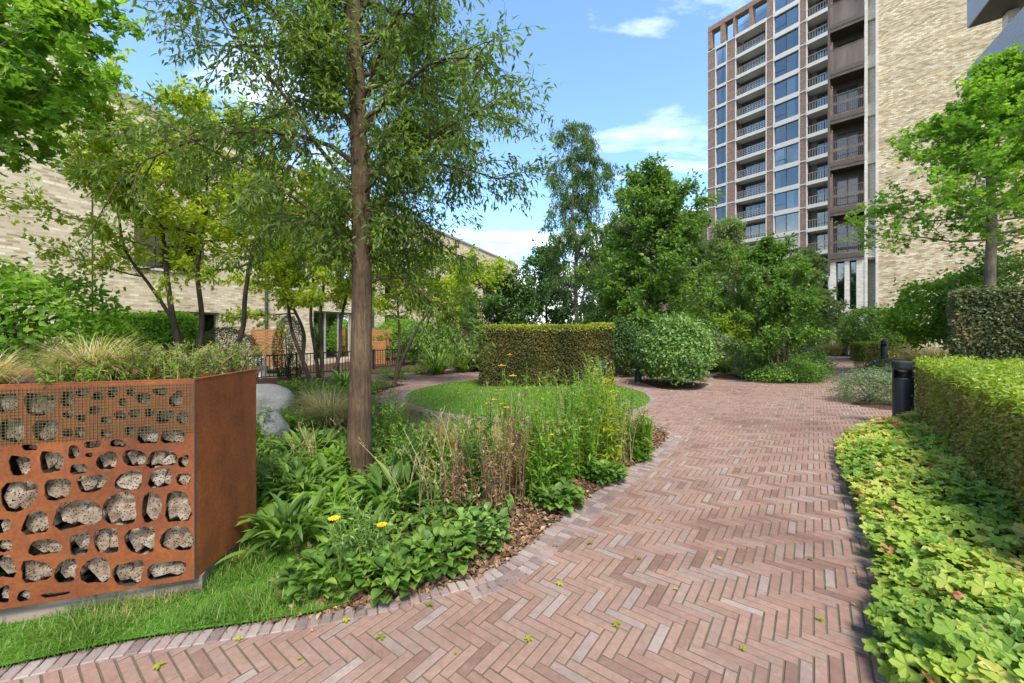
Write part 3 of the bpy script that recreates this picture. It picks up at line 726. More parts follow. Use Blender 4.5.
# lower storeys of that end: pale piers with tall slot windows
mb = MB()
for a, b in ((-2.35, -2.0), (-1.55, -1.3), (-.95, -.62), (-.62, -.4)): CB.box(mb, a, b, -1.5, .0, -.1, 6.2)
CB.box(mb, -2.36, 0.1, -1.5, .02, 6.2, 6.25); CB.box(mb, -2.36, .1, -1.5, -.02, 2.55, 2.9)
mb.build('pale_pier', 'pale_brick', B)
for a, b in ((-2.0, -1.55), (-1.3, -.95)):
    window(CB, B, a, b, .2, 2.5, d=-.4, mull=(), fr='frame_dark'); window(CB, B, a, b, 2.95, 6.1, d=-.4, mull=(), fr='frame_dark')
# ---- building on the far right with projecting zinc balconies
PX, PY = 18.2, 16.0
RB = Fac((PX, PY), (.80, -.60), (-.49, -.87))
w0 = CB.p(5.6, 0, 0)
B = empty('zinc_balcony_building', (PX + 3, PY + 3, 0), 'cream brick building at the far right edge with projecting ribbed grey metal balconies', 'building')
RW = Fac((w0[0], w0[1]), (.74, -.67), (-.67, -.74))
mb = MB(); RW.box(mb, .02, 16, -10, -.25, -.1, 44); mb.build('wall', 'cream_brick', B)
for k in range(0, 8):
    z = 10.5 + 3.1 * k
    mb = MB(); RB.box(mb, .06, 5.5, .02, 3.94, z, z + .25); mb.build('balcony_soffit', 'soffit_grey', B)
    mb = MB(); RB.box(mb, 0, .05, 0, 4.0, z - .02, z + 1.4); RB.box(mb, .05, 5.5, 3.95, 4.0, z - .02, z + 1.4)
    mb.build('balcony_side', 'ribbed_zinc', B)
    mb = MB(); RB.box(mb, .05, 5.5, -.03, 0, z - .02, z + 1.4); mb.build('balcony_side', 'ribbed_zinc', B)
    mb = MB(); RB.box(mb, .9, 1.2, .05, .4, z + .26, z + 3.08); mb.build('white_jamb', 'pale_brick', B)
# ---- garden screens, railing, box
def screen(x, y, ang, wd, z0, z1, label):
    f = Fac((x, y), (math.cos(ang), math.sin(ang)), (math.sin(ang), -math.cos(ang)))
    r = empty('cedar_screen', (x, y, 0), label, 'screen', 'cedar privacy screens by the left block')
    mb = MB(); n = int((z1 - z0) / .1)
    for k in range(n): f.box(mb, 0, wd, 0, .025, z0 + k * .1, z0 + k * .1 + .088, t=random.random())
    mb.build('slat_panel', 'cedar', r)
    for q in (0.03, wd - .09):
        mb = MB(); f.box(mb, q, q + .06, -.065, -.003, -.05, z1); mb.build('post', 'cedar', r)
x, y = at(251, 14.2); screen(x, y, -.03, 1.15, .25, 1.62, 'orange cedar slat screen behind the black railing, left of the yew column')
x, y = at(372, 19.5); screen(x, y, 0, .95, .75, 1.62, 'orange cedar slat screen glimpsed just right of the oak trunk')
x, y = at(374, 17.2); screen(x, y, .1, .5, .05, 1.1, 'small lower cedar screen low beside the oak trunk')
P0, P1 = np.array(at(244, 11.6)), np.array(at(405, 16.5)); dv = P1 - P0; Lr = np.linalg.norm(dv); dv /= Lr
RF = Fac(P0, dv, (dv[1], -dv[0]))
r = empty('metal_railing', (*P0, 0), 'low black metal railing with upright bars in front of the left brick block', 'railing')
mb = MB(); RF.box(mb, 0, Lr, -.02, .02, .72, .76); RF.box(mb, 0, Lr, -.015, .015, .08, .11)
mb.build('rail', 'black_steel', r)
nb = int(Lr / .115)
mb = MB()
for k in range(nb): RF.box(mb, k * .115, k * .115 + .018, -.009, .009, .11, .72)
mb.build('bars', 'black_steel', r)
for q in np.linspace(.05, Lr - .05, 5):
    mb = MB(); RF.box(mb, q - .02, q + .02, -.021, .021, -.05, .8); mb.build('post', 'black_steel', r)
x, y = at(256, 12.6)
r = empty('vent_unit', (x, y, 0), 'small white louvred box standing behind the black railing', 'vent box')
mb = MB(); mb.box((x - .24, y - .15, 0), (x + .24, y + .15, .66)); mb.build('casing', 'ac_white', r)
mb = MB()
for k in range(7): mb.box((x - .2, y - .165, .1 + k * .075), (x + .2, y - .152, .13 + k * .075))
mb.build('louvre', 'frame_grey', r)
# ---------------------------------------------------------------- bollard lights
def lathe(mb, prof, sides=32, c=(0, 0, 0), t=.5):
    a = np.arange(sides) * 2 * PI / sides
    V = np.concatenate([np.c_[c[0] + r * np.cos(a), c[1] + r * np.sin(a), np.full(sides, c[2] + z)] for r, z in prof])
    n = len(prof); i = np.arange(n - 1)[:, None] * sides; j = np.arange(sides)[None]; j2 = (j + 1) % sides
    mb.add(V, [np.stack([i + j, i + j2, i + sides + j2, i + sides + j], -1).reshape(-1, 4)], t)
def bollard(x, y, label, rot, r=.125, h=1.02):
    e = empty('bollard_light', (x, y, 0), label, 'bollard light', 'dark bollard lights along the path')
    # post with a slot cut out of the front under the cap
    sides = 40; a = np.arange(sides) * 2 * PI / sides
    slot = np.abs(((a - rot + PI) % (2 * PI)) - PI) < 1.0
    zs = [(0, r * 1.0), (.012, r * 1.0), (h * .74, r), (h * .87, r * .985), (h * .90, r * 1.05), (h * .985, r * 1.05), (h, r * 1.02)]
    mb = MB(); V = np.concatenate([np.c_[x + q * np.cos(a), y + q * np.sin(a), np.full(sides, z)] for z, q in zs])
    fs = []
    for k in range(len(zs) - 1):
        for j in range(sides):
            j2 = (j + 1) % sides
            if k == 2 and slot[j] and slot[j2]: continue
            fs.append((k * sides + j, k * sides + j2, (k + 1) * sides + j2, (k + 1) * sides + j))
    mb.add(V, [np.array(fs), np.array([[(len(zs) - 1) * sides + j for j in range(sides)]])]); mb.build('post', 'bollard_paint', e, smooth=False)
    mb = MB(); lathe(mb, [(.0, h * .76), (r * .96, h * .735), (r * .96, h * .72)], 32, (x, y, 0)); mb.build('reflector_plate', 'bollard_paint', e, smooth=True)
    mb = MB(); lathe(mb, [(.001, h * .84), (r * .5, h * .85), (r * .55, h * .872), (.001, h * .873)], 24, (x, y, 0)); mb.build('lamp', 'bollard_diffuser', e, smooth=True)
    return e
b0 = bollard(*at(903, 6.25), 'largest dark grey bollard light, at the far end of the clipped right hedge', -2.3)
bx = [(884, 19.0, 'dark bollard light standing before the small clipped hedge blocks'),
      (845, 23.5, 'small far bollard light beside the golden grass at the end of the path'),
      (638, 11.7, 'slim bollard light at the left side of the round bush'),
      (601, 6.4, 'bollard light half hidden by tall flowers before the clipped yew block'),
      (415, 17.6, 'dark bollard light in the back left planting beside the strappy clump')]
for px, Y_, lab in bx:
    c = copy_tree(b0, (*at(px, Y_), 0), lab); c.rotation_euler = (0, 0, math.atan2(px - 512, 400) * -1 + .6)
    s_ = .8 if px in (638, 601) else 1
    c.scale = (s_, s_, 1)
# ---------------------------------------------------------------- corten insect planter
K0 = np.array([-2.53, 1.98]); K1 = np.array([-1.760, 2.225]); K2 = np.array([-1.79, 2.80])
K0 = K1 + (K0 - K1) * 2.2
u1 = unit(K1 - K0); n1_ = np.array([u1[1], -u1[0]]); PF = Fac(K1, -u1, n1_)       # s grows to the left from the corner
Lp = np.linalg.norm(K1 - K0)
u2 = unit(K2 - K1); PS = Fac(K1, u2, (u2[1], -u2[0]))
Ls = np.linalg.norm(K2 - K1)
pl = empty('corten_planter', (*K1, 0), 'rusty weathering steel planter with cut out openings filled with drilled blocks', 'planter')
ZB, ZT = .12, 1.225
def px2panel(px, py):
    d = np.array([(px - 512) / F, 1.0]); n = PF.n[:2]
    t_ = (K1 @ n) / (d @ n); p = d * t_
    return float((p - K1) @ PF.u[:2]), H - (py - Y0) * t_ / F
HOLES = [(40,250,38,40),(103,243,42,42),(147,223,22,24),(157,257,34,20),(178,229,14,10),(214,241,42,34),(268,235,46,34),(323,237,58,32),(366,242,18,24),
(38,310,66,62),(115,297,52,50),(183,285,52,34),(258,281,50,38),(320,276,46,32),(366,277,26,24),
(155,347,84,66),(240,337,68,60),(302,333,36,60),(355,333,50,56),(72,365,52,42),(8,370,24,28),
(10,410,30,22),(90,413,62,32),(160,406,42,38),(213,400,50,44),(281,399,58,50),(354,396,60,50),
(8,452,44,46),(72,461,56,42),(132,461,44,42),(192,460,52,54),(257,465,60,60),(332,459,72,52),
(8,507,24,30),(48,510,26,26),(110,507,52,24),
(15,125,46,35),(80,128,58,42),(135,117,28,30),(165,105,28,14),(195,112,20,16),(225,104,22,20),(245,124,18,14),(262,104,18,16),(287,116,26,22),(320,103,28,14),(352,118,28,28),(25,180,48,45),(92,180,46,40),(137,148,22,14),(163,155,20,14),(190,140,26,14),(213,160,20,14),(240,150,22,16),(268,146,24,14),(300,144,20,16),(330,152,34,24),(365,155,24,24),(136,185,20,16),(160,184,18,20),(185,208,30,14),(212,186,20,14),(235,206,30,14),(260,182,22,16),(295,190,42,32),(345,192,44,26),(60,214,30,12)]
shapes = []
rh = random.Random(5)
for cx_, cy_, w_, h_ in HOLES:
    px, py = cx_ / 1.993, 340 + cy_ / 1.993
    s, z = px2panel(px, py); sl_, _ = px2panel(px - w_ / 3.986, py); sr_, _ = px2panel(px + w_ / 3.986, py)
    _, zt = px2panel(px, py - h_ / 3.986); _, zb = px2panel(px, py + h_ / 3.986)
    shapes.append((s, z, abs(sl_ - sr_) / 2 * 1.1, (zt - zb) / 2 * 1.1))
for _ in range(30):                                        # no two openings may touch
    for i in range(len(shapes)):
        for j in range(i + 1, len(shapes)):
            A1, A2 = shapes[i], shapes[j]
            ox = (A1[2] + A2[2]) * 1.02 + .002 - abs(A1[0] - A2[0]); oz = (A1[3] + A2[3]) * 1.02 + .002 - abs(A1[1] - A2[1])
            if ox > 0 and oz > 0:
                if ox < oz: f1 = 1 - ox / (A1[2] + A2[2]) * .52; shapes[i] = (A1[0], A1[1], A1[2] * f1, A1[3]); shapes[j] = (A2[0], A2[1], A2[2] * f1, A2[3])
                else: f1 = 1 - oz / (A1[3] + A2[3]) * .52; shapes[i] = (A1[0], A1[1], A1[2], A1[3] * f1); shapes[j] = (A2[0], A2[1], A2[2], A2[3] * f1)
shapes = [(a, b, c, max(min(d, b - ZB - .02), .01)) for a, b, c, d in shapes]
for k in range(10):                                        # the panel runs on to the left, out of the photograph
    for j in range(6):
        s = 1.03 + .15 * k + rh.uniform(-.02, .02); z = .25 + .165 * j + rh.uniform(-.02, .02)
        if s < Lp - .08: shapes.append((s, z, rh.uniform(.035, .06), rh.uniform(.035, .06)))
def outline(s, z, a, b, rr, n=14):
    ph = [rr.uniform(0, 6.28) for _ in range(3)]; sq = rr.uniform(2.4, 5.5); pts = []
    am = [rr.uniform(.03, .14), rr.uniform(.03, .12), rr.uniform(0, .05)]
    for k in range(n):
        th_ = 2 * PI * k / n
        r = (abs(math.cos(th_)) ** sq + abs(math.sin(th_)) ** sq) ** (-1 / sq)
        r *= 1 + am[0] * math.sin(2 * th_ + ph[0]) + am[1] * math.sin(3 * th_ + ph[1]) - .05
        pts.append((s + a * r * math.cos(th_), z + b * r * math.sin(th_)))
    return pts
cu = bpy.data.curves.new('panel_outline', 'CURVE'); cu.dimensions = '2D'; cu.fill_mode = 'BOTH'; cu.extrude = .003
def spl(pts):
    sp = cu.splines.new('POLY'); sp.points.add(len(pts) - 1); sp.use_cyclic_u = True
    for q, (a, b) in enumerate(pts): sp.points[q].co = (a, b, 0, 1)
spl([(0, ZB), (Lp, ZB), (Lp, ZT + .02), (0, ZT)])
for (s, z, a, b) in shapes: spl(outline(s, z, a, b, rh))
to_ = bpy.data.objects.new('tmp', cu); col.objects.link(to_)
bpy.context.view_layer.update()
me = bpy.data.meshes.new_from_object(to_.evaluated_get(bpy.context.evaluated_depsgraph_get()))
bpy.data.objects.remove(to_); bpy.data.curves.remove(cu)
for v in me.vertices:
    p = PF.p(v.co.x, v.co.z, v.co.y); v.co = (p[0] - K1[0], p[1] - K1[1], p[2])
me.materials.clear(); me.materials.append(MATS['corten'])
fp = bpy.data.objects.new('front_panel', me); col.objects.link(fp); fp.parent = pl
mb = MB(); PS.box(mb, .004, Ls, -.006, .0, ZB, ZT); PS.box(mb, Ls - .004, Ls, -.8, -.008, ZB, ZT - .02); mb.build('side_panel', 'corten', pl)
mb = MB(); PF.box(mb, .0, Lp, -.03, .004, ZT + .001, ZT + .006); PS.box(mb, .0, Ls, -.03, .003, ZT + .001, ZT + .006); mb.build('steel_edge', 'corten', pl)
mb = MB(); PF.box(mb, -.001, .005, -.02, .0045, ZB, ZT); mb.build('corner_seam', 'planter_lining', pl)
mb = MB(); PF.box(mb, -.02, Lp, -.12, -.03, -.05, ZB - .004); PS.box(mb, .02, Ls, -.12, -.03, -.05, ZB + .01); mb.build('brick_plinth', 'plinth_brick', pl)
mb = MB(); PF.box(mb, .08, Lp, -.26, -.24, ZB, ZT - .02); PF.box(mb, .08, Lp, -.24, -.02, ZB - .003, ZB + .01); mb.build('back_lining', 'planter_lining', pl)
mb = MB()
sheet(mb, [tuple(PF.p(.02, -.02, 0)[:2]), tuple(PS.p(Ls - .02, -.02, 0)[:2]), tuple(PS.p(Ls + .9, -.4, 0)[:2]), tuple(PF.p(Lp, -1.3, 0)[:2]), tuple(PF.p(Lp, -.02, 0)[:2])], ZT - .05)
mb.build('soil', 'mulch', pl)
mb = MB(); PF.box(mb, .45, Lp, -1.3, -1.28, ZB, ZT - .01); mb.build('back_panel', 'corten', pl)
# wire mesh over the upper third
mb = MB(); zs_ = np.arange(.94, ZT - .01, .0155); ss_ = np.arange(.01, Lp, .0155)
for z in zs_: PF.box(mb, .01, Lp, .005, .0068, z, z + .0019)
for s in ss_: PF.box(mb, s, s + .0019, .0069, .0087, .93, ZT - .01)
mb.build('wire_mesh', 'wire', pl)
# drilled blocks behind every opening
def chunk(mb, c, a, b, dd, rr, facets=9):
    n = rr.choice((5, 6, 7)); ring = []
    for k in range(n):
        th_ = 2 * PI * (k + rr.uniform(-.38, .38)) / n
        r = rr.uniform(.8, 1.15); ring.append((c[0] + a * r * math.cos(th_), c[1] + b * r * math.sin(th_)))
    V = []
    for d_, sc in ((c[2] - dd, 1), (c[2] - .012, 1.0), (c[2], .86)):
        for (s, z) in ring:
            V.append(PF.p(c[0] + (s - c[0]) * sc, d_ + rr.uniform(-.004, .004), c[1] + (z - c[1]) * sc))
    V.append(PF.p(c[0], c[2] + rr.uniform(0, .006), c[1]))
    q = [(L0 * n + k, L0 * n + (k + 1) % n, (L0 + 1) * n + (k + 1) % n, (L0 + 1) * n + k) for L0 in (0, 1) for k in range(n)]
    mb.add(V, [np.array(q), np.array([(2 * n + k, 2 * n + (k + 1) % n, 3 * n) for k in range(n)])], rr.random())
cnt = 0
for (s, z, a, b) in sorted(shapes, key=lambda q: -q[2] * q[3] if q[0] < 1.05 else 0):
    if cnt >= 98: break
    mb = MB(); two = a > .035 and rh.random() < .75
    if two:
        f_ = rh.uniform(.4, .6)
        chunk(mb, (s + a * .42, z + rh.uniform(-.1, .1) * b, -rh.uniform(.02, .045)), a * .72, b * 1.12, .12, rh)
        chunk(mb, (s - a * .42, z - .35 * b, -rh.uniform(.012, .035)), a * .68, b * .72, .12, rh)
        chunk(mb, (s - a * .40, z + .45 * b, -rh.uniform(.03, .055)), a * .7, b * .68, .12, rh)
    else:
        chunk(mb, (s - a * rh.uniform(.0, .15), z - b * rh.uniform(.0, .15), -rh.uniform(.012, .035)), a * 1.14, b * 1.14, .12, rh)
    mb.build('drilled_block', 'drilled_block', pl); cnt += 1
# ---------------------------------------------------------------- boulders
def boulder(x, y, rx, ry, rz, label, seed):
    rs = np.random.default_rng(seed); U_, V_ = 36, 20
    th_ = np.linspace(0, 2 * PI, U_, endpoint=False); ph = np.linspace(-PI / 2 + .25, PI / 2, V_)
    Pn = np.array([[(math.cos(p) * math.cos(a), math.cos(p) * math.sin(a), math.sin(p)) for a in th_] for p in ph]).reshape(-1, 3)
    dsp = np.ones(len(Pn))
    for k in range(7):
        d = unit(rs.normal(size=3)); cut = rs.uniform(.62, .9); q = Pn @ d; dsp = np.minimum(dsp, np.where(q > cut, cut / np.maximum(q, 1e-3), 1))
    dsp *= 1 + .03 * np.sin(Pn @ rs.normal(size=3) * 7)
    V = Pn * dsp[:, None] * [rx, ry, rz] + [x, y, rz * .55]
    f = [(i * U_ + j, i * U_ + (j + 1) % U_, (i + 1) * U_ + (j + 1) % U_, (i + 1) * U_ + j) for i in range(V_ - 1) for j in range(U_)]
    mb = MB(); mb.add(V, np.array(f)); tag(mb.build('boulder', 'granite', origin=(x, y, 0), smooth=True), label, 'boulder', 'granite boulders behind the steel planter')
boulder(*at(266, 7.0), .44, .42, .40, 'upper larger grey granite boulder behind the steel planter', 3)
boulder(*at(262, 5.35), .34, .34, .30, 'lower smaller grey granite boulder nearest the planter side', 8)
# ---------------------------------------------------------------- trees
def bpath(p, d, L, n, up=0., wob=.12):
    pts = [np.array(p, float)]; d = unit(np.array(d, float))
    for k in range(n):
        d = unit(d + rng.normal(0, wob, 3) + np.array([0, 0, up / n])); pts.append(pts[-1] + d * L / n)
    return np.array(pts), d
def leaf_on(tw, nper, size, droop, jit, outP, outA, outN):
    """tw: (p0, dir, length) twigs -> leaf positions along them"""
    P0 = np.array([t[0] for t in tw]); D = np.array([t[1] for t in tw]); L = np.array([t[2] for t in tw])
    P0 = np.repeat(P0, nper, 0); D = np.repeat(D, nper, 0); L = np.repeat(L, nper)
    u = rng.random(len(P0)) ** .8
    P = P0 + D * (L * u)[:, None] + rng.normal(0, jit, P0.shape)
    A = unit(D * .9 + rng.normal(0, .75, D.shape) + np.array([0, 0, -droop]))
    Nn = unit(rng.normal(0, .55, D.shape) + np.array([0, 0, 1.]))
    outP.append(P); outA.append(A); outN.append(Nn)
def interp_path(pts, f):
    k = f * (len(pts) - 1); i = min(int(k), len(pts) - 2); return pts[i] * (1 - (k - i)) + pts[i + 1] * (k - i)
def make_tree(name, label, base, stems, limbs, sub, twig, leaf, mats, cat='tree', group=None, clear=0., up=.3, wob=.12, sides=7, subup=0., grav=0.):
    """stems: list of (path (n,3), radii, limb_from, share); limbs: (n, length fn(az,f), elev fn(f)); sub: (n, rel length); twig: (n, len)
    leaf: (template, per twig, size, droop, jitter)"""
    r = empty(name, (base[0], base[1], 0), label, cat, group)
    wood = MB(); tw = []
    for pts, rad, f0, share in stems:
        pts = np.array(pts, float); rad = np.interp(np.linspace(0, 1, len(pts)), np.linspace(0, 1, len(rad)), rad)
        sp = smooth(pts, 4); rr = np.interp(np.linspace(0, 1, len(sp)), np.linspace(0, 1, len(rad)), rad)
        tube(wood, sp, rr, 12 if rr[0] > .06 else sides)
        nl = max(int(limbs[0] * share), 1); az0 = rng.uniform(0, 6.28)
        for i in range(nl):
            f = f0 + (1 - f0) * (i + rng.uniform(0, .9)) / nl
            p = interp_path(sp, min(f, .999)); az = az0 + i * 2.4 + rng.normal(0, .3)
            L = limbs[1](az, (f - f0) / (1 - f0)) * rng.uniform(.8, 1.15)
            if L < .08: continue
            el = limbs[2]((f - f0) / (1 - f0)) + rng.normal(0, .12)
            d = np.array([math.cos(az) * math.cos(el), math.sin(az) * math.cos(el), math.sin(el)])
            lp, de = bpath(p, d, L, 7, up, wob)
            r0 = min(np.interp(f, np.linspace(0, 1, len(rr)), rr) * .55, .007 + .009 * L)
            tube(wood, lp, np.linspace(r0, .004, len(lp)), 5)
            for j in range(sub[0]):
                g = .16 + .84 * (j + rng.uniform(0, 1)) / sub[0]; q = interp_path(lp, min(g, .999))
                dd = unit(unit(lp[-1] - lp[0]) * .9 + rng.normal(0, .75, 3) * [1, 1, .7] + [0, 0, subup])
                sl_ = sub[1] * L * rng.uniform(.6, 1.2) * (1.15 - .6 * g)
                qp, qe = bpath(q, dd, sl_, 4, -grav, wob)
                tube(wood, qp, np.linspace(max(r0 * .3, .004), .002, len(qp)), 3)
                for k in range(twig[0]):
                    h = (k + rng.uniform(0, 1)) / twig[0]; tp = interp_path(qp, min(h, .999))
                    if clear and (math.hypot(tp[0] - base[0], tp[1] - base[1]) < clear or (tp[1] < base[1] and abs(tp[0] - base[0] * tp[1] / base[1]) < clear * .8)): continue
                    td = unit(unit(qp[-1] - qp[0]) + rng.normal(0, .7, 3) + [0, 0, -grav])
                    tw.append((tp, td, twig[1] * rng.uniform(.6, 1.3)))
    if twig[1] > .12:
        for (p, d, l) in tw[::2]: tube(wood, np.array([p, p + d * l]), [.0022, .001], 3)
    wood.build('trunk', mats[0], r, smooth=True)
    P, A, Nn = [], [], []
    leaf_on(tw, leaf[1], leaf[2], leaf[3], leaf[4], P, A, Nn)
    P = np.concatenate(P); A = np.concatenate(A); Nn = np.concatenate(Nn)
    # clump-wise colour, as sprays of different age
    tt = np.clip(np.repeat(rng.random(len(tw)), leaf[1]) * .5 + rng.random(len(P)) * .5, 0, 1)
    mb = MB(); scatter(mb, leaf[0], P, A, Nn, leaf[2] * rng.uniform(.65, 1.25, len(P)), tt)
    mb.build('crown', mats[1], r)
    return r, len(P)
def stem(base, top, n=5, wob=.05, z0=-.05):
    b = np.array([base[0], base[1], z0]); t = np.array(top, float); pts = [b + (t - b) * k / n for k in range(n + 1)]
    for k in range(1, n): pts[k] = pts[k] + np.array([*rng.normal(0, wob, 2), 0])
    return np.array(pts)
tot = 0
def toward_cam(az): return max(0, -math.sin(az))
# 1 main oak
bx_, by_ = at(360, 4.05)
def P3(px, py, Y_): return (at(px, Y_)[0], Y_, zh(py, Y_))
oak = [P3(359, 492, 4.05), P3(360, 400, 4.05), P3(362, 300, 4.05), P3(361, 200, 4.07), P3(358, 110, 4.1), P3(354, 20, 4.12), P3(352, -90, 4.15), P3(358, -200, 4.2), P3(360, -330, 4.2)]
def oakL(az, f):
    r = (2.45 + .3 * max(0, -math.cos(az))) * min(1, .62 + 1.6 * f) - .8 * f - 1.3 * toward_cam(az) * (1 - .3 * f)
    return max(r * (1 - .6 * min(1, max(0, -math.sin(az) - .35) * 2.5)), .4)
r_, n = make_tree('oak_tree', 'tall slender oak with a straight brown trunk rising from the front planting bed', (bx_, by_), [(oak, [.145, .108, .099, .091, .083, .073, .06, .04, .02], .265, 1)],
    (84, oakL, lambda f: .72 + .3 * f), (18, .42), (8, .22), (LANCE, 10, .074, .55, .035), ('bark_oak', 'leaf_oak'), clear=.2, up=-.7, wob=.15, grav=.45); tot += n
# lower drooping limbs, as far as the photo shows
# 2 multi-stem small tree behind the planter
bx_, by_ = at(205, 6.6)
st = [(stem((bx_ - .1, by_), (bx_ - 1.2, by_ + .1, 4.8), 6, .07), [.06, .045, .03, .012], .6, .3), (stem((bx_, by_), (bx_ - .2, by_ + .2, 5.1), 6, .07), [.055, .04, .025, .01], .58, .25),
      (stem((bx_ + .1, by_), (bx_ + 1.25, by_ + .2, 4.3), 6, .07), [.055, .04, .03, .01], .6, .25), (stem((bx_ + .02, by_ + .1), (bx_ - 2.1, by_ + .2, 4.3), 6, .08), [.05, .035, .02, .01], .55, .2)]
r_, n = make_tree('multi_stem_tree', 'spreading multi-stemmed yellow-green tree rising behind the steel planter', (bx_, by_), st, (62, lambda az, f: 1.7 - .5 * f - .7 * toward_cam(az), lambda f: .15 + .5 * f), (10, .42), (6, .18), (OVAL, 8, .08, .2, .03), ('bark_dark', 'leaf_yellowgreen'), up=.1); tot += n
# 3 multi-stem tree left of oak trunk
bx_, by_ = at(322, 10.6)
st = [(stem((bx_ + dx * .15, by_ + dy * .1), (bx_ + dx, by_ + dy, zt), 5, .08), [.055, .045, .03, .012], .5, .2) for dx, dy, zt in ((-1.5, 0, 4.0), (-.6, .5, 4.6), (.2, -.3, 4.7), (.9, .4, 4.4), (-1.1, -.6, 3.6))]
r_, n = make_tree('multi_stem_tree', 'dense yellow-green multi-stemmed tree just left of the oak trunk, beyond the boulders', (bx_, by_), st, (42, lambda az, f: 1.35 - .3 * f, lambda f: .1 + .6 * f), (10, .45), (6, .18), (OVAL, 8, .10, .2, .04), ('bark_dark', 'leaf_yellowgreen'), up=.1); tot += n
# 4 leaning one right of the oak
bx_, by_ = at(392, 10.6)
st = [(np.array([(bx_, by_, -.05), (bx_ + .35, by_, .9), (bx_ + .9, by_, 1.9), (bx_ + 1.7, by_ + .2, 2.6), (bx_ + 2.3, by_ + .3, 2.9)]), [.055, .045, .03, .012], .5, .4),
      (np.array([(bx_ + .05, by_, -.05), (bx_ + .2, by_, 1.2), (bx_ + .1, by_ + .2, 2.4), (bx_ + .3, by_ + .3, 3.4)]), [.05, .04, .02, .01], .5, .6)]
r_, n = make_tree('leaning_tree', 'small pale yellow-green tree with a leaning stem, right of the oak trunk', (bx_, by_), st, (30, lambda az, f: 1.0, lambda f: .2 + .5 * f), (8, .45), (5, .18), (OVAL, 8, .10, .2, .05), ('bark_dark', 'leaf_yellowgreen')); tot += n
# 5 darker small tree behind hedge, left
bx_, by_ = at(500, 19); st = [(stem((bx_ + d, by_), (bx_ + d * 3, by_, 3.8), 4, .05), [.07, .05, .02], .35, .5) for d in (-.25, .25)]
r_, n = make_tree('small_tree', 'small dark grey-green tree standing behind the clipped yew block, left of the weeping birch', (bx_, by_), st, (30, lambda az, f: 1.6 - .5 * f, lambda f: .1 + .5 * f), (10, .42), (5, .25), (OVAL, 8, .16, .2, .08), ('bark_grey', 'leaf_deep')); tot += n
# 6 weeping birch, tall and narrow
bx_, by_ = at(575, 20.5); st = [(stem((bx_, by_), (bx_ - .1, by_, 12.0), 8, .08), [.12, .1, .08, .05, .02], .14, 1), (stem((bx_ + .2, by_), (bx_ + 1.0, by_, 11.2), 8, .08), [.08, .06, .03, .01], .3, .5)]
r_, n = make_tree('weeping_birch', 'tall narrow weeping birch with hanging sprays, rising above the clipped yew block', (bx_, by_), st, (46, lambda az, f: 2.0 - .9 * f, lambda f: .6), (10, .75), (6, .35), (LANCE, 9, .15, 1.2, .05), ('bark_grey', 'leaf_deep'), up=-.6, grav=1.5); tot += n
# 7 the big green tree
bx_, by_ = at(652, 15.2); st = [(stem((bx_, by_), (bx_ + .1, by_, 6.9), 7, .1), [.12, .11, .09, .06, .02], .17, 1)]
r_, n = make_tree('broadleaf_tree', 'large dense mid green tree with a pointed crown behind the round bush', (bx_, by_), st, (54, lambda az, f: (2.45 * max(0, 1 - f ** 2.4) ** .6 + .35) * rng.uniform(.65, 1.2), lambda f: .02 + .9 * f), (13, .42), (6, .24), (OVAL, 10, .15, .25, .07), ('bark_dark', 'leaf_mid'), up=.25); tot += n
# 8 feathery pale tree in front of the tower
bx_, by_ = at(726, 20); st = [(stem((bx_, by_), (bx_ + .1, by_, 6.4), 5, .1), [.08, .06, .02], .25, 1)]
r_, n = make_tree('feathery_tree', 'pale feathery tree right of the big green tree, at the foot of the tower', (bx_, by_), st, (34, lambda az, f: 1.9 - 1.2 * f, lambda f: .3 + .5 * f), (10, .45), (6, .3), (LANCE, 9, .16, .5, .09), ('bark_grey', 'leaf_pale')); tot += n
bx_, by_ = at(765, 17); st = [(stem((bx_, by_), (bx_ + .1, by_, 4.6), 5, .1), [.07, .05, .02], .2, 1)]
r_, n = make_tree('broadleaf_tree', 'mid green bushy tree between the feathery tree and the island shrub', (bx_, by_), st, (34, lambda az, f: 1.9 - 1.0 * f, lambda f: .2 + .6 * f), (10, .45), (6, .25), (OVAL, 8, .15, .2, .08), ('bark_dark', 'leaf_mid')); tot += n
# 9 island multi-stem shrub
bx_, by_ = at(780, 11.7); st = [(stem((bx_ + dx * .12, by_), (bx_ + dx, by_ + dy, zt), 4, .06), [.04, .03, .015], .28, .25) for dx, dy, zt in ((-.9, 0, 2.7), (-.2, .3, 3.3), (.4, -.1, 3.1), (.15, -.3, 2.4))]
r_, n = make_tree('island_shrub', 'tall loose multi-stemmed shrub in the small island bed where the path forks', (bx_, by_), st, (30, lambda az, f: .95 - .35 * f, lambda f: .1 + .6 * f), (10, .42), (6, .15), (OVAL, 8, .10, .2, .05), ('bark_dark', 'leaf_mid'), cat='shrub'); tot += n
# 10 right tree behind the mottled hedge
bx_, by_ = at(990, 11); tp = [P3(990, 300 + 60, 11), P3(990, 280, 11), P3(992, 220, 11), P3(990, 160, 11), P3(996, 110, 11), P3(1000, 70, 11)]
st = [(np.array([(bx_, by_, -.05)] + tp[1:]), [.13, .115, .10, .08, .05, .02], .31, 1)]
r_, n = make_tree('maple_tree', 'grey-trunked bright green tree at the right edge before the cream wall', (bx_, by_), st, (44, lambda az, f: 3.5 * (1 - f) ** 1.25 + .25, lambda f: .02 + .6 * f), (11, .42), (6, .24), (LOBED, 7, .115, .3, .06), ('bark_grey', 'leaf_bright'), up=.2); tot += n
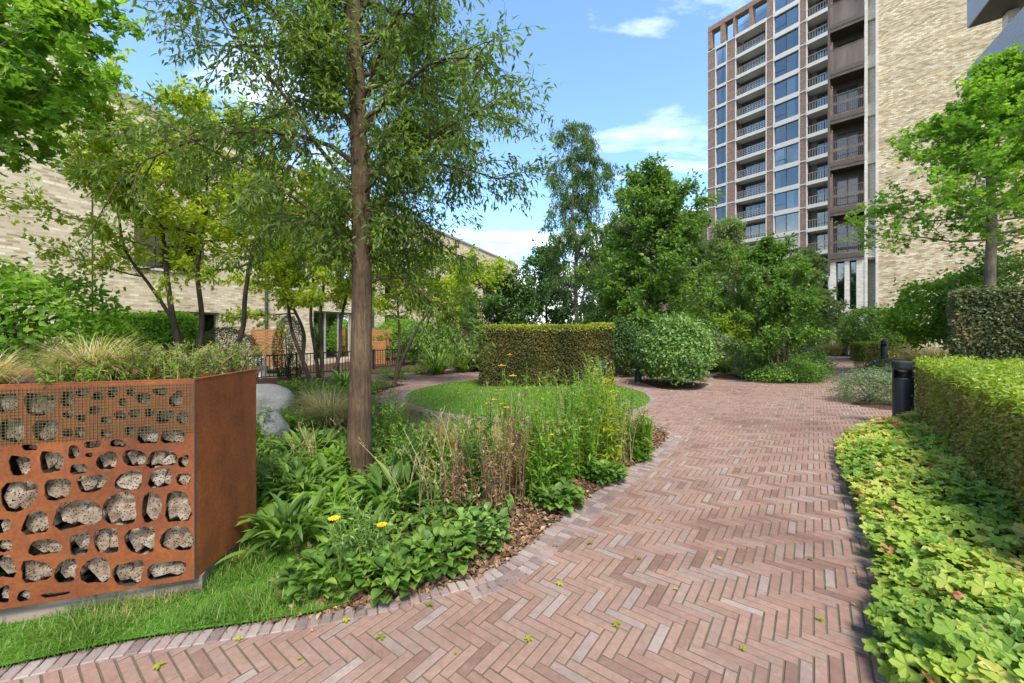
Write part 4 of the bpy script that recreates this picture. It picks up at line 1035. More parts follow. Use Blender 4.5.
# 11 far left bright tree, its trunk out of the picture
bx_, by_ = -6.6, 4.1; st = [(stem((bx_, by_), (bx_ + .1, by_ - .2, 6.8), 6, .1), [.12, .1, .07, .03], .46, 1)]
r_, n = make_tree('maple_tree', 'bright green large-leaved tree reaching in at the top left edge', (bx_, by_), st, (36, lambda az, f: 1.9 - .3 * f if math.cos(az) > -.4 else 1.0, lambda f: .1 + .6 * f), (10, .38), (6, .19), (LOBED, 6, .13, .4, .05), ('bark_grey', 'leaf_bright'), up=.2); tot += n
# beyond: dark belt of individual trees closing the view
for px, Y_, zt, rad_, mat, lab in [(548, 26, 6.2, 2.4, 'leaf_deep', 'dark tree behind the weeping birch and the yew block'),
        (612, 24, 6.0, 2.3, 'leaf_mid', 'mid green tree between the birch and the big pointed tree'),
        (700, 25, 6.2, 2.6, 'leaf_deep', 'dark tree behind the big green tree, left of the feathery one'),
        (800, 21, 4.8, 1.8, 'leaf_pale', 'pale green tree below the tower balconies, right of the island shrub'),
        (455, 27, 4.6, 2.2, 'leaf_yellowgreen', 'small yellow-green tree at the far end of the long brick block')]:
    bx_, by_ = at(px, Y_); st = [(stem((bx_, by_), (bx_, by_, zt), 5, .1), [.1, .08, .03], .15, 1)]
    r_, n = make_tree('background_tree', lab, (bx_, by_), st, (24, lambda az, f: rad_ * (1 - .6 * f), lambda f: .1 + .6 * f), (9, .5), (5, .35), (OVAL, 8, .24, .2, .15), ('bark_dark', mat)); tot += n
print('tree leaves', tot)
# ---------------------------------------------------------------- hedges and bushes
def shell_box(f, s0, s1, d0, d1, z0, z1, dens, jit):
    """random points on the sides and top of a box in frame f; returns P, N"""
    P, Nn = [], []
    for (su, sv, mk, nn) in (((s0, s1), (z0, z1), lambda a, b: (a, d1, b), (0, 1, 0)), ((s0, s1), (z0, z1), lambda a, b: (a, d0, b), (0, -1, 0)),
                             ((d0, d1), (z0, z1), lambda a, b: (s0, a, b), (-1, 0, 0)), ((d0, d1), (z0, z1), lambda a, b: (s1, a, b), (1, 0, 0)),
                             ((s0, s1), (d0, d1), lambda a, b: (a, b, z1), (0, 0, 1))):
        n = int(abs(su[1] - su[0]) * abs(sv[1] - sv[0]) * dens)
        a = rng.uniform(*su, n); b = rng.uniform(*sv, n)
        c = mk(a, b); c = [np.broadcast_to(x, (n,)) for x in c]
        P.append(f.o + f.u * c[0][:, None] + f.n * c[1][:, None] + np.array([0, 0, 1.]) * c[2][:, None])
        q = f.u * nn[0] + f.n * nn[1] + np.array([0, 0, 1.]) * nn[2]
        Nn.append(np.broadcast_to(q, (n, 3)))
    P = np.concatenate(P); Nn = np.concatenate(Nn)
    lump = np.sin(P[:, 0] * 7 + 1.7 * np.sin(P[:, 2] * 6)) * np.sin(P[:, 1] * 8 + P[:, 2] * 5)
    P = P + Nn * (rng.normal(0, jit, len(P)) - jit * .6 + lump * jit * .8)[:, None]
    return P, Nn
def leaves_at(mb, tmpl, P, Nn, size, t, face=.7, hang=0.):
    n = len(P)
    Z = unit(Nn * face + rng.normal(0, .6, (n, 3)) + [0, 0, .35]); A = unit(np.cross(rng.normal(size=(n, 3)), Z) + Nn * .4 + [0, 0, -hang])
    scatter(mb, tmpl, P, A, Z, size * rng.uniform(.65, 1.25, n), t)
def patch(P, sc=2.5, seed=0):
    """slow random colour field 0..1 over positions (leaf age patches)"""
    rs = np.random.default_rng(seed); v = np.zeros(len(P))
    for k in range(5): v += np.sin(P @ rs.normal(0, sc, 3) + rs.uniform(0, 6))
    return np.clip(.5 + v / 5, 0, 1)
def hedge(name, label, f, s0, s1, d1, d0, z1, mat, leafsize, dens, jit=.02, top=None, tmpl=OVAL, group=None, twigs=True, cat='hedge', red=0.):
    c = f.p((s0 + s1) / 2, (d0 + d1) / 2, 0); r = empty(name, (c[0], c[1], 0), label, cat, group)
    mb = MB()
    P, Nn = shell_box(f, s0, s1, d0, d1, .03, z1, dens, jit)
    P2, N2 = shell_box(f, s0 + .06, s1 - .06, d0 + .06, d1 - .06, .05, z1 - .06, dens * .7, jit * 1.5)
    P = np.vstack([P, P2]); Nn = np.vstack([Nn, N2])
    tt = np.clip(.35 * patch(P, 3.2, 4) + .65 * rng.random(len(P)), 0, 1)
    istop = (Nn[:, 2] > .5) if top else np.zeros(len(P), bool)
    if top:                                             # the painted top light also laps over the upper faces
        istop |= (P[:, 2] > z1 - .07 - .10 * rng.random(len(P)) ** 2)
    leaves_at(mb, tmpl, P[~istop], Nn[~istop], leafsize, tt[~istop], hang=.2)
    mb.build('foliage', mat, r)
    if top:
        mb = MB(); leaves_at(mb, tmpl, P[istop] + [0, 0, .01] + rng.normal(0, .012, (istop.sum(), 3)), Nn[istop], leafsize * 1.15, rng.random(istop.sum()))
        mb.build('sunlit_top', top, r)  # lighter leaf colour stands in for overhead light on the hedge top
    # woody inside: a thicket of stems round a dark core box
    mb = MB(); V = f.p; n = int(abs(s1 - s0) * 14)
    for k in range(n):
        a = rng.uniform(s0 + .05, s1 - .05); b = rng.uniform(min(d0, d1) + .05, max(d0, d1) - .05)
        tube(mb, [V(a, b, -.02), V(a + rng.normal(0, .06), b + rng.normal(0, .04), z1 * .5), V(a + rng.normal(0, .12), b + rng.normal(0, .06), z1 * .93)], [.012, .009, .004], 4)
    mb.build('stems', 'bark_dark', r)
    mb = MB(); f.box(mb, s0 + .11, s1 - .11, min(d0, d1) + .11, max(d0, d1) - .11, .02, z1 - .12); mb.build('shade_core', 'bark_dark', r)  # solid dark box stands in for the shade deep inside the hedge
    return r
def blob(name, label, x, y, rx, ry, rz, zc, mat, leafsize, n, tmpl=OVAL, lump=.08, cat='shrub', group=None, seed=1, stems=8, loose=.12, stemtop=None, hang=.1):
    """leafy shrub: lumpy ellipsoid of leaves on real stems, no smooth skin"""
    r = empty(name, (x, y, 0), label, cat, group)
    rs = np.random.default_rng(seed)
    D = unit(rng.normal(size=(n, 3))); D = D[D[:, 2] > -.75]; n = len(D)
    v = np.zeros(n)
    for k in range(9): v += np.sin(D @ rs.normal(0, 4.2, 3) + rs.uniform(0, 6)) / 3
    sh = np.abs(rng.normal(0, loose, n)) * np.where(rng.random(n) < .12, -1.0, 1)
    rad = 1 + lump * v - sh
    P = D * rad[:, None] * [rx, ry, rz] + [x, y, zc]
    P = P[P[:, 2] > .02]; m_ = len(P); Dn = unit((P - [x, y, zc]) / [rx, ry, rz])
    mb = MB(); leaves_at(mb, tmpl, P, Dn, leafsize, np.clip(.3 * patch(P, 3, seed) + .7 * rng.random(m_), 0, 1), hang=hang)
    mb.build('foliage', mat, r)
    mb = MB()
    for k in range(stems):
        a = rng.uniform(0, 6.28); e = .8 * math.sqrt(rng.random())
        tube(mb, [(x + rng.normal(0, .04), y + rng.normal(0, .04), -.03), (x + .35 * e * rx * math.cos(a), y + .35 * e * ry * math.sin(a), zc * .8), (x + e * .8 * rx * math.cos(a), y + e * .8 * ry * math.sin(a), zc + rz * .6 * math.sqrt(1 - e * e))], [.02, .014, .005], 5)
    mb.build('stems', 'bark_dark', r)
    return r
# near clipped hedge on the right
A_ = np.array([6.28, 6.2]); D_ = np.array([2.75, 1.82]); uH = unit(A_ - D_); LH = np.linalg.norm(A_ - D_)
HF = Fac(D_, uH, (-uH[1], uH[0]))
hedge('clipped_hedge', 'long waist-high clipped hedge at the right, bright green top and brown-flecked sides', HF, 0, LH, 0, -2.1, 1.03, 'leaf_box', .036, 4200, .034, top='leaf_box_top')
# mottled taller hedge behind
MF = Fac(at(955, 9.3), (.66, -.75), (-.75, -.66))
hedge('mottled_hedge', 'taller hedge with mottled grey-green and reddish leaves behind the clipped right hedge', MF, 0, 5.0, 0, -1.3, 2.42, 'leaf_mottled', .07, 1500, .05)
# yew block on the lawn
YF = Fac(at(480, 10.35), (1, .0), (0, -1))
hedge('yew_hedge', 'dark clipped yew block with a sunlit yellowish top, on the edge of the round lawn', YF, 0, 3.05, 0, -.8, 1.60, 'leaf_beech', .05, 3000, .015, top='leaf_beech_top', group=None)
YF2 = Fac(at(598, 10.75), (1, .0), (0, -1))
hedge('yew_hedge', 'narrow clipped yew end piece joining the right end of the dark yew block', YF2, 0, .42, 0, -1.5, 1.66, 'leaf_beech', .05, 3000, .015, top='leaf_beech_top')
# small clipped hedges at the far right
SF = Fac(at(864, 19.5), (1, 0), (0, -1))
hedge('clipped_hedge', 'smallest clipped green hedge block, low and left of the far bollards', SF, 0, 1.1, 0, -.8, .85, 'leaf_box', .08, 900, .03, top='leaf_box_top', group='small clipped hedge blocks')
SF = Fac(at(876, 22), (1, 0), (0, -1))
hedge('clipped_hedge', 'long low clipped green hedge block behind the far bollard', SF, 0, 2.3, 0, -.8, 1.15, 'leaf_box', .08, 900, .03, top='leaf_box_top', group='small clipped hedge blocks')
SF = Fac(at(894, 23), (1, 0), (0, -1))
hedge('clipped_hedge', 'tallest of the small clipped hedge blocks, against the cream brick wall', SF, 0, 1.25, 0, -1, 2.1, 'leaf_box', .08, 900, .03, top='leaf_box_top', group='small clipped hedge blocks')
# left
LF = Fac(at(80, 8.2), (.95, .3), (.3, -.95))
hedge('laurel_hedge', 'flat topped green hedge in front of the left brick wall, behind the planter', LF, 0, 1.75, 0, -.8, 1.82, 'leaf_bright', .075, 1700, .04)
x, y = at(228, 8.6); blob('yew_dome', 'rounded dark yew dome behind the right end of the planter, left of the cedar screen', x, y, .58, .5, .75, .85, 'leaf_yew', .05, 9000, LANCE, .05, seed=2, loose=.06)
x, y = at(289, 12.6)
r = blob('yew_column', 'dark upright clipped yew column in front of the cedar screen', x, y, .45, .42, 1.12, .85, 'leaf_yew', .06, 8500, LANCE, .04, seed=3, loose=.05)
x, y = at(22, 4.9); blob('leafy_bush', 'bright green leafy bush at the far left edge behind the planter grass', x, y, .85, .8, 1.05, 1.25, 'leaf_bright', .085, 9000, OVAL, .14, seed=5, stems=14)
x, y = at(-60, 5.6); blob('leafy_bush', 'dark shaded bush cut by the left edge of the picture', x, y, 1.0, .9, 1.0, 1.3, 'leaf_mid', .085, 6000, OVAL, .14, seed=6, stems=14)
x, y = at(676, 10.75); blob('round_bush', 'round clipped glossy green bush beside the ring path', x, y, .90, .88, .92, .95, 'leaf_gloss', .085, 19000, OVAL, .075, seed=7, loose=.09, stems=14)
x, y = at(627, 13.2); blob('leafy_bush', 'dark blue-green bush tucked behind the left of the round bush', x, y, .8, .8, .95, .9, 'leaf_deep', .08, 8000, OVAL, .1, seed=8)
x, y = at(958, 13.5); blob('leafy_bush', 'glossy dark green bush under the right tree, against the cream wall', x, y, 1.9, 1.2, 1.35, 2.0, 'leaf_bright', .15, 9000, OVAL, .14, seed=9, stems=12)
x, y = at(1010, 12.2); blob('leafy_bush', 'tall dark green bush at the right edge behind the mottled hedge', x, y, 1.9, 1.2, 1.5, 2.2, 'leaf_mid', .14, 8000, OVAL, .14, seed=10, stems=12)
x, y = at(872, 23); blob('leafy_bush', 'dark layered shrub below the pale slot windows of the corner building', x, y, 1.7, 1.2, 1.35, 1.5, 'leaf_mid', .14, 9000, OVAL, .12, seed=12, stems=12)
x, y = at(872, 8.3); blob('grey_green_shrub', 'low grey-green shrub spilling onto the path beside the largest bollard', x, y, .62, .55, .38, .3, 'leaf_greygreen', .055, 6500, LANCE, .16, seed=13, loose=.16)
x, y = at(905, 11.5); blob('grey_green_shrub', 'grey-green shrub behind the largest bollard, near the clipped hedge', x, y, .8, .7, .28, .2, 'leaf_greygreen', .07, 5500, LANCE, .16, seed=14, loose=.16)
x, y = at(888, 14.8); blob('grey_green_shrub', 'pale grey-green shrub low in front of the smaller far bollard', x, y, .55, .6, .24, .18, 'leaf_greygreen', .08, 4500, LANCE, .16, seed=15, loose=.16)
# shrub row behind the ring path
ROW = [(430, 17.5, 1.3, 1.0, 'leaf_mid', 'mid green bush at the far left behind the ring path, beside the cedar screens'),
       (462, 19.5, 1.5, 1.1, 'leaf_deep', 'dark bush behind the strappy clumps, left of the yew block'),
       (400, 20.5, 1.4, 1.2, 'leaf_bright', 'bright green bush against the left brick wall, behind the leaning tree'),
       (476, 15.0, .8, .75, 'leaf_pale', 'pale spiky bush close to the left end of the yew block'),
       (530, 17.5, 1.2, .9, 'leaf_mid', 'green bush directly behind the yew block'),
       (590, 17.5, 1.4, 1.1, 'leaf_deep', 'dark bush behind the right end of the yew block'),
       (712, 15.4, 1.0, .75, 'leaf_greygreen', 'grey-green bush at the back of the path, right of the round bush'),
       (735, 17.2, 1.3, 1.25, 'leaf_yellowgreen', 'yellow-green bush glowing between the big tree and the island shrub'),
       (690, 17.5, 1.4, 1.2, 'leaf_deep', 'dark bush behind the round bush'),
       (650, 17.8, 1.4, 1.3, 'leaf_deep', 'dark bush under the big green tree'),
       (765, 19.0, 1.5, 1.3, 'leaf_mid', 'mid green bush behind the island bed'),
       (835, 27, 1.9, 1.5, 'leaf_mid', 'green bush at the very end of the path, left of the pale windows')]
for q, (px, Y_, rr_, zt, mat, lab) in enumerate(ROW):
    x, y = at(px, Y_); blob('leafy_bush', lab, x, y, rr_, rr_ * .8, zt * .85, zt * .9, mat, .13, 5500, OVAL, .12, seed=20 + q)
x, y = at(783, 11.9)
blob('leafy_bush', 'low leafy undergrowth shrub beneath the island shrub stems', x, y, 1.05, .75, .36, .26, 'leaf_mid', .07, 8500, OVAL, .16, seed=40, loose=.2)
x, y = at(760, 12.7); blob('leafy_bush', 'low green shrub at the left end of the island bed', x, y, .75, .6, .55, .4, 'leaf_greygreen', .08, 4500, OVAL, .16, seed=41, loose=.2)
x, y = at(806, 13.0); blob('leafy_bush', 'low green shrub at the right end of the island bed', x, y, .6, .6, .42, .3, 'leaf_mid', .07, 4500, OVAL, .16, seed=42, loose=.2)
# ---------------------------------------------------------------- perennials
def gz(x, y): return .04
def root(name, label, x, y, z=.03, cat='plant', group=None): return empty(name, (x, y, z), label, cat, group)
def broad(label, x, y, r, h, n, mat='leaf_mid', L=.2, W=.07, z=.03, name='broad_leaved_plant', group=None):
    e = root(name, label, x, y, z, group=group); mb = MB()
    rr = r * .55 * np.sqrt(rng.random(n)); a = rng.uniform(0, 6.28, n)
    P = np.c_[x + rr * np.cos(a), y + rr * np.sin(a), z + rng.random(n) * h * .55]
    ribbon(mb, P, a + rng.normal(0, .6, n), rng.uniform(.3, 1.3, n), L * rng.uniform(.6, 1.2, n), W * rng.uniform(.7, 1.2, n), rng.uniform(.6, 1.9, n), k=5, prof=[.12, .75, 1, .85, .5, .03], fold=.16)
    mb.build('leaves', mat, e, origin=(x, y, z)); mb = MB()
    for k in range(0, n, 3): tube(mb, [(x, y, z - .02), P[k] * .5 + np.array([x, y, z]) * .5, P[k]], [.004, .003, .002], 3, t=.3)
    mb.build('stems', 'blade_strap', e, origin=(x, y, z)); return e
def strap(label, x, y, r, h, n, mat='blade_strap', W=.02, z=.03, name='strappy_clump', el=(.7, 1.45), droop=(.6, 1.8), group=None):
    e = root(name, label, x, y, z, group=group); mb = MB(); rr = r * .25 * np.sqrt(rng.random(n)); a = rng.uniform(0, 6.28, n)
    P = np.c_[x + rr * np.cos(a), y + rr * np.sin(a), np.full(n, z - .012)]
    ribbon(mb, P, a + rng.normal(0, .5, n), rng.uniform(*el, n), h * rng.uniform(.7, 1.35, n), W * rng.uniform(.7, 1.3, n), rng.uniform(*droop, n), k=5, prof=[.8, 1, .9, .7, .4, .03])
    mb.build('leaves', mat, e, origin=(x, y, z)); return e
def tall(label, x, y, r, h, ns, leafmat_='leaf_mid', stemmat='stem_brown', flower=None, fl=.03, leafn=14, leafL=.06, z=.03, name='tall_perennial', lean=.18, tmpl=LANCE, group=None, nf=None, fz=1.0, lt=0.05, br=1):
    e = root(name, label, x, y, z, group=group); st_ = MB(); lv = MB(); fw = MB(); hasf = False
    for k in range(ns):
        a = rng.uniform(0, 6.28); q = r * math.sqrt(rng.random()); bx, by = x + q * .45 * math.cos(a), y + q * .45 * math.sin(a)
        hh = h * rng.uniform(.6, 1.12); le = rng.normal(0, lean, 2)
        p = np.array([(bx, by, z - .02), (bx + le[0] * hh * .25, by + le[1] * hh * .25, z + hh * .5), (bx + le[0] * hh * .9, by + le[1] * hh * .9, z + hh)]); p = smooth(p, 4)
        tube(st_, p, np.linspace(.0045, .0018, len(p)), 4, t=rng.random())
        u = rng.uniform(lt, 1, leafn); P = np.array([interp_path(p, min(v, .999)) for v in u])
        Aa = randdir(leafn, .1) * [1, 1, .6]; scatter(lv, tmpl, P, Aa, randdir(leafn, 1.5, .5), leafL * rng.uniform(.6, 1.3, leafn) * (1.25 - .6 * u), rng.random(leafn))
        for b in range(2):
            j = rng.integers(len(p) // 2, len(p) - 1); bd = unit(rng.normal(0, .7, 3) + [0, 0, 1.2]); bp = np.array([p[j], p[j] + bd * hh * .2]); tube(st_, bp, [.002, .0012], 3, t=rng.random())
            PP = p[j] + bd * hh * .2 * rng.random((4, 1)); scatter(lv, tmpl, PP, randdir(4), randdir(4, 1.5, .5), leafL * .6, rng.random(4))
            if br and flower and rng.random() < .5: head(fw, bp[1], fl * .8, flower); hasf = True
        if flower and (nf is None or k < nf): head(fw, p[-1], fl, flower); hasf = True
    st_.build('stems', stemmat, e, origin=(x, y, z)); lv.build('leaves', leafmat_, e, origin=(x, y, z))
    if hasf: fw.build('flowers', flower, e, origin=(x, y, z))
    return e
def head(mb, c, s, kind):
    if kind in ('petal_yellow', 'petal_orange'):
        n = 13; a = np.arange(n) * 2 * PI / n
        P = np.repeat(np.array(c)[None], n, 0); scatter(mb, OVAL, P, np.c_[np.cos(a), np.sin(a), np.full(n, .15)], np.tile([0., 0, 1], (n, 1)), s, rng.random(n))
        scatter(mb, OVAL, P[:6] + [0, 0, s * .1], randdir(6, 1.5), randdir(6), s * .4, rng.random(6))
    else:
        n = 18; P = np.array(c) + rng.normal(0, s * .5, (n, 3)); scatter(mb, OVAL, P, randdir(n, .6), randdir(n, 1), s * .45, rng.random(n))
PT = ZT - .04
# planter top
def ppt(s, d): p = PF.p(s, -d, 0); return p[0], p[1]
x, y = ppt(.70, .45); strap('pale straw coloured grass tuft arching on top of the steel planter', x, y, .34, .33, 1300, 'blade_straw', .0045, PT, 'ornamental_grass', (.8, 1.5), (.8, 2.2))
x, y = ppt(1.15, .4); strap('pale grass tuft on the planter at the left edge of the picture', x, y, .3, .24, 700, 'blade_straw', .0045, PT, 'ornamental_grass', (.8, 1.5), (.8, 2.2))
for s, d, lab in [(.50, .35, 'low green leafy plant on the planter just right of the pale grass'), (.33, .45, 'low feathery plant mid way along the planter top'), (.16, .3, 'small leafy plant near the right corner of the planter'), (.02, .62, 'leafy plant above the planter side panel'), (.35, .85, 'leafy plant at the back of the planter top'), (.85, .8, 'leafy plant behind the pale grass on the planter'), (.12, .95, 'rear leafy plant by the planter corner'), (.6, .12, 'trailing leafy plant on the front rim of the planter')]:
    x, y = ppt(s, d); tall(lab, x, y, .28, .15 if d < .3 else .21, 26, random.choice(['leaf_mid', 'leaf_pale', 'leaf_bright']), 'stem_brown', 'petal_cream' if random.random() < .4 else None, .012, 16, .04, PT, 'leafy_plant', .5)
# front bed. (kind, px, py of foot, spread, height, label)
BEDP = [
 ('flower', 362, 577, .30, .42, 'feathery leaved plant with a large yellow flower near the front of the bed'),
 ('round', 330, 585, .28, .20, 'low round-leaved plant at the front tip of the bed beside the turf'),
 ('round', 395, 583, .26, .22, 'low round-leaved plant right of the yellow flower, close to the brick edging'),
 ('round', 440, 566, .25, .24, 'round-leaved plant spilling towards the edging in front of the brown seedheads'),
 ('round', 478, 545, .25, .26, 'bright round-leaved plant at the foot of the dark seedheads'),
 ('broad', 292, 548, .32, .30, 'large grey-leaved plant just beyond the turf strip'),
 ('tallgreen', 262, 512, .26, .38, 'loose leafy stems right beside the planter corner'),
 ('broad', 305, 505, .36, .42, 'broad-leaved clump between the planter and the oak trunk'),
 ('broad', 272, 490, .34, .34, 'broad-leaved clump behind the planter side, below the boulders'),
 ('bright', 335, 478, .34, .40, 'soft leafy clump touching the left of the oak trunk'),
 ('broad', 306, 462, .34, .36, 'broad-leaved clump in front of the lower boulder'),
 ('broad', 388, 520, .28, .42, 'broad upright leaves at the front foot of the oak'),
 ('bright', 330, 525, .30, .35, 'fresh green clump in front of the oak, left side'),
 ('tallgreen', 405, 500, .28, .55, 'leafy tall perennial right of the oak trunk'),
 ('tallgreen', 392, 462, .30, .60, 'leafy tall perennial behind the right of the oak trunk'),
 ('orange', 385, 440, .30, .75, 'tall perennial with small orange flowers beside the oak trunk'),
 ('tallgreen', 430, 480, .30, .52, 'green perennial clump between the oak and the tan grass'),
 ('rust', 455, 520, .26, .45, 'rusty stemmed low plant in the middle of the bed front'),
 ('rust', 490, 525, .24, .60, 'dark brown seedheads nearest the brick edging'),
 ('rust', 515, 505, .24, .78, 'tall dark brown seedheads in the centre of the bed'),
 ('rust', 470, 492, .26, .6, 'reddish brown seedheads behind the rusty low plant'),
 ('tan', 462, 456, .28, .50, 'tan feather grass between the brown seedheads and the round lawn'),
 ('tan', 440, 445, .24, .42, 'tan feather grass nearest the round lawn on the left'),
 ('straw', 492, 462, .30, .40, 'tan feather grass just behind the dark seedheads'),
 ('tallgreen', 480, 505, .24, .8, 'tall thin green perennial rising in the centre of the bed'),
 ('tallmix', 535, 500, .26, .90, 'tall yellowing perennial right of the dark seedheads'),
 ('tallmix', 560, 490, .26, .92, 'tall yellow-green flowering stems before the yew block'),
 ('tallmix', 585, 478, .26, .95, 'tallest flowering stems near the right corner of the yew block'),
 ('yellowtall', 505, 480, .22, 1.02, 'tall stem with a flat yellow flower head in front of the yew block'),
 ('tallmix', 610, 470, .25, .85, 'yellow-brown perennial left of the right end of the bed'),
 ('straw', 548, 468, .30, .55, 'pale dried flower heads in front of the right of the yew block'),
 ('tallgreen', 640, 460, .24, .52, 'leafy perennial at the right end of the bed by the path'),
 ('tallgreen', 622, 450, .24, .65, 'leafy perennial at the back right end of the bed'),
 ('tallgreen', 590, 455, .26, .7, 'leafy perennial behind the tallest flowering stems'),
 ('round', 560, 508, .22, .22, 'low bright leaves beside the edging below the yellowing perennials'),
 ('round', 607, 482, .20, .22, 'low pale leaves beside the edging near the right end of the bed'),
 ('wisp', 420, 520, .30, .62, 'wispy pale seed stems in front of the oak, right side'),
 ('wisp', 500, 490, .30, .95, 'wispy straw stems above the dark brown seedheads'),
 ('wisp', 575, 470, .30, .95, 'wispy pale stems before the right half of the yew block'),
 ('wisp', 450, 500, .30, .7, 'wispy straw stems left of the reddish seedheads'),
 ('wisp', 310, 480, .30, .55, 'thin pale stems amid the broad leaves beside the planter'),
 ('wisp', 625, 462, .24, .7, 'wispy pale stems at the right end of the bed'),
 ('tallmix', 600, 440, .30, .98, 'tall yellow-green stems hiding the bollard before the yew block'),
 ('tallgreen', 588, 444, .26, .9, 'tall leafy stems just left of the half hidden bollard'),
 ('purple', 520, 470, .25, .8, 'perennial with faded purple heads in front of the round lawn'),
 ('tallgreen', 250, 450, .3, .45, 'leafy perennial hard against the back of the planter side'),
 ('tan', 330, 425, .40, .62, 'mound of tan feathery grass behind the oak, left side'),
 ('tan', 318, 412, .38, .55, 'mound of tan feathery grass beside the upper boulder'),
 ('tan', 400, 425, .34, .55, 'tan feathery grass beside the right of the oak, by the ring path'),
 ('bright', 305, 432, .30, .34, 'leafy clump right of the two boulders'),
 ('bright', 300, 395, .55, .55, 'light green leafy mound beyond the boulders'),
 ('bright', 335, 400, .5, .5, 'light green leafy mound at the foot of the multi-stemmed tree'),
 ('strapg', 345, 392, .5, .6, 'green strappy clump left of the oak at the railing'),
 ('bright', 395, 379, .65, .5, 'low pale green mound at the back edge of the ring path'),
 ('bright', 422, 374.5, .6, .48, 'second low green mound at the back edge of the ring path'),
 ('strapg', 437, 374, .8, .95, 'large green strappy clump left of the yew block'),
 ('strapg', 463, 372, .8, .85, 'green strappy clump touching the left end of the yew block'),
 ('tallgreen', 232, 402, .5, .7, 'leafy plant below the yew dome'),
]
def front(kind, px, py, sp, h, lab):
    x, y = gp(px, py); k = min(1.0, 3.2 / y + .25)
    if kind == 'flower': tall(lab, x, y, sp, h, 34, 'leaf_gloss', 'blade_strap', 'petal_yellow', .035, 20, .05, name='daisy_plant', nf=2, lean=.25, br=0)
    elif kind == 'round':
        n = 190; broad(lab, x, y, sp * 1.5, h, n, random.choice(['leaf_bright', 'leaf_mid', 'leaf_gloss']), .075, .065)
    elif kind == 'broad': broad(lab, x, y, sp * 1.2, h, int(95), random.choice(['leaf_mid', 'leaf_gloss', 'leaf_mid']), .24, .062)
    elif kind == 'bright': broad(lab, x, y, sp * 1.5, h, int(260), 'leaf_bright', .10, .05, name='leafy_plant')
    elif kind == 'tallgreen': tall(lab, x, y, sp, h, 24, random.choice(['leaf_mid', 'leaf_bright', 'leaf_pale']), 'blade_strap', None, .02, 34, .08)
    elif kind == 'tallmix': tall(lab, x, y, sp, h * 1.08, 24, random.choice(['leaf_yellowgreen', 'leaf_bright']), 'blade_strap', random.choice(['petal_cream', 'petal_yellow']), .018, 40, .075, nf=4, lean=.14, br=0)
    elif kind == 'yellowtall': tall(lab, x, y, sp * .6, h, 7, 'leaf_bright', 'blade_strap', 'petal_yellow', .045, 22, .055, nf=3, lean=.08)
    elif kind == 'orange': tall(lab, x, y, sp, h, 16, 'leaf_mid', 'blade_strap', 'petal_orange', .032, 20, .06, nf=8)
    elif kind == 'purple': tall(lab, x, y, sp, h, 18, 'leaf_greygreen', 'stem_brown', 'petal_purple', .02, 16, .05, nf=8)
    elif kind == 'rust': tall(lab, x, y, sp, h, 20, 'dry_leaf', 'stem_brown', None, .02, 26, .05, name='seedhead_plant', lean=.13)
    elif kind == 'wisp': tall(lab, x, y, sp, h, 13, 'blade_straw', 'blade_straw', 'petal_cream', .012, 10, .035, name='wispy_perennial', lean=.35)
    elif kind == 'straw': strap(lab, x, y, sp, h, 700, 'blade_straw', .004, name='ornamental_grass', el=(.9, 1.55), droop=(.3, 1.6))
    elif kind == 'tan': strap(lab, x, y, sp * 1.6, h, 1100, 'blade_straw', .006, name='ornamental_grass', el=(.6, 1.5), droop=(.8, 2.4))
    elif kind == 'strapg': strap(lab, x, y, sp, h, 260, 'blade_strap', .035)
for q in BEDP: front(*q)
# right side beyond the big bollard: golden and tan grasses
for px, Y_, r, h, n, wv, mat, lab in [(835, 24, 1.0, 1.0, 900, .02, 'blade_straw', 'golden grass clump beside the small far bollard'), (818, 22.5, .4, .5, 500, .03, 'blade_strap', 'green strappy edging clump at the end of the path'),
        (925, 18.5, 1.5, .95, 1500, .014, 'blade_straw', 'tan dry grass mound behind the second bollard'), (940, 15, 1.2, .95, 1500, .014, 'blade_straw', 'tan dry grass mound behind the clipped right hedge'),
        (872, 20.0, .5, .45, 400, .03, 'blade_strap', 'low green clump between the two far bollards'), (722, 14.6, .8, .8, 350, .03, 'blade_strap', 'spiky green clump right of the round bush at the back of the path'), (700, 14.2, .6, .6, 300, .03, 'blade_strap', 'short spiky clump just behind the round bush')]:
    x, y = at(px, Y_); strap(lab, x, y, r * 1.5, h, n, mat, wv, name='ornamental_grass' if 'grass' in lab else 'strappy_clump')
# loose green filler in the bed that nobody could count
mb = MB(); n = 60000
P = np.c_[rng.uniform(-5.2, 1.6, n), rng.uniform(2.0, 10.5, n)]
k_ = inpoly(P[:, 0], P[:, 1], BED) & ~inpoly(P[:, 0], P[:, 1], STRIP)
E2 = EDGE; dmin = np.min(np.hypot(P[:, None, 0] - E2[None, ::2, 0], P[:, None, 1] - E2[None, ::2, 1]), 1); k_ &= dmin > .28 + .25 * rng.random(n)
hz_ = PS.p(0, 0, 0)
P = P[k_]; n = len(P); pz = patch(np.c_[P, np.zeros(n)], 3.5, 77); P = P[pz > .18]; n = len(P)
Pz = np.c_[P, .05 + rng.random(n) * .12]
ribbon(mb, Pz, rng.uniform(0, 6.28, n), rng.uniform(-.1, 1.2, n), rng.uniform(.05, .11, n), rng.uniform(.02, .04, n), rng.uniform(.3, 1.4, n), k=3, prof=[.3, 1, .7, .03], fold=.1)
tag(mb.build('undergrowth', 'leaf_mid'), kind='stuff')
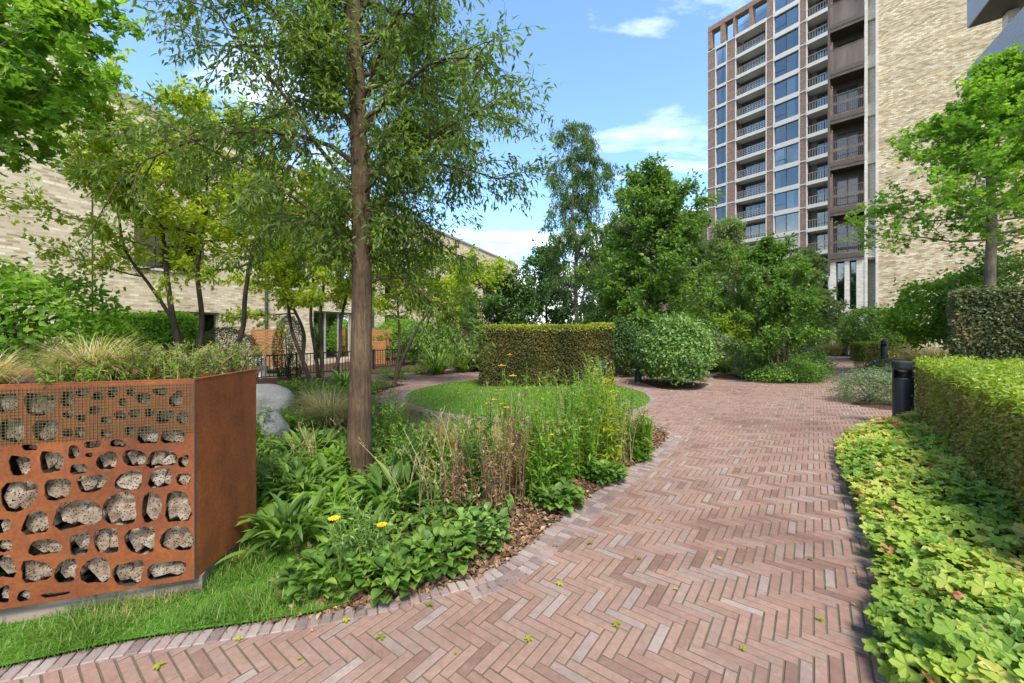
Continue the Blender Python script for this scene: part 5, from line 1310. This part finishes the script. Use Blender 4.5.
# ---------------------------------------------------------------- lobed ground cover at the right of the path
fl_ = smooth([(1.5, 1.1), gp(884, 683), gp(878, 600), gp(866, 545), gp(844, 485), gp(838, 458), gp(850, 440), gp(889, 428)], 6)
GC = [tuple(p) for p in fl_] + [tuple(HF.p(LH, .03, 0)[:2]), tuple(HF.p(0, .03, 0)[:2]), (2.9, 1.1)]
mb = MB(); st_ = MB(); n = 45000
P = np.c_[rng.uniform(1.3, 6.6, n), rng.uniform(1.1, 6.7, n)]; P = P[inpoly(P[:, 0], P[:, 1], GC)]
area = len(P) / 45000 * 5.3 * 5.6; P = P[:int(area * 1000)]; n = len(P)
dmin = np.min(np.hypot(P[:, None, 0] - fl_[None, :, 0], P[:, None, 1] - fl_[None, :, 1]), 1)
hump = np.minimum(dmin / .25, 1) ** .6; lump = .5 + .5 * np.sin(P[:, 0] * 8 + 2 * np.sin(P[:, 1] * 6)) * np.sin(P[:, 1] * 9)
top_ = .07 + hump * (.17 + .08 * lump); lay = rng.random(n) ** .5
Z = top_ * (.35 + .65 * lay)
sz = .036 + .052 * rng.random(n) ** 1.4 * (1.0 + .25 * (P[:, 1] < 3)) * (.75 + .25 * hump)
Aax = randdir(n, 0) * [1, 1, .25]; Aax[:, :2] += -.35 * unit(P - np.array([4.2, 3.6]))
Nn = unit(np.c_[rng.normal(-.2, .45, n), rng.normal(-.25, .45, n), np.ones(n)])
far = np.clip((P[:, 1] - 4.2) / 2, 0, 1)
tt = np.clip(.5 * rng.random(n) + .5 * patch(np.c_[P, np.zeros(n)], 4, 5) + .12 * far * rng.random(n) + .4 * (rng.random(n) < .06 + .22 * far), 0, 1)
scatter(mb, LOBED7, np.c_[P, Z], Aax, Nn, sz, tt)
for k in range(0, n, 3): tube(st_, [(P[k, 0] + .02, P[k, 1] + .02, .0), (P[k, 0], P[k, 1], Z[k])], [.0018, .0014], 3, t=.4)
e = mb.build('ground_cover', 'leaf_geranium'); tag(e, kind='stuff')
tag(st_.build('ground_cover', 'blade_strap'), kind='stuff')
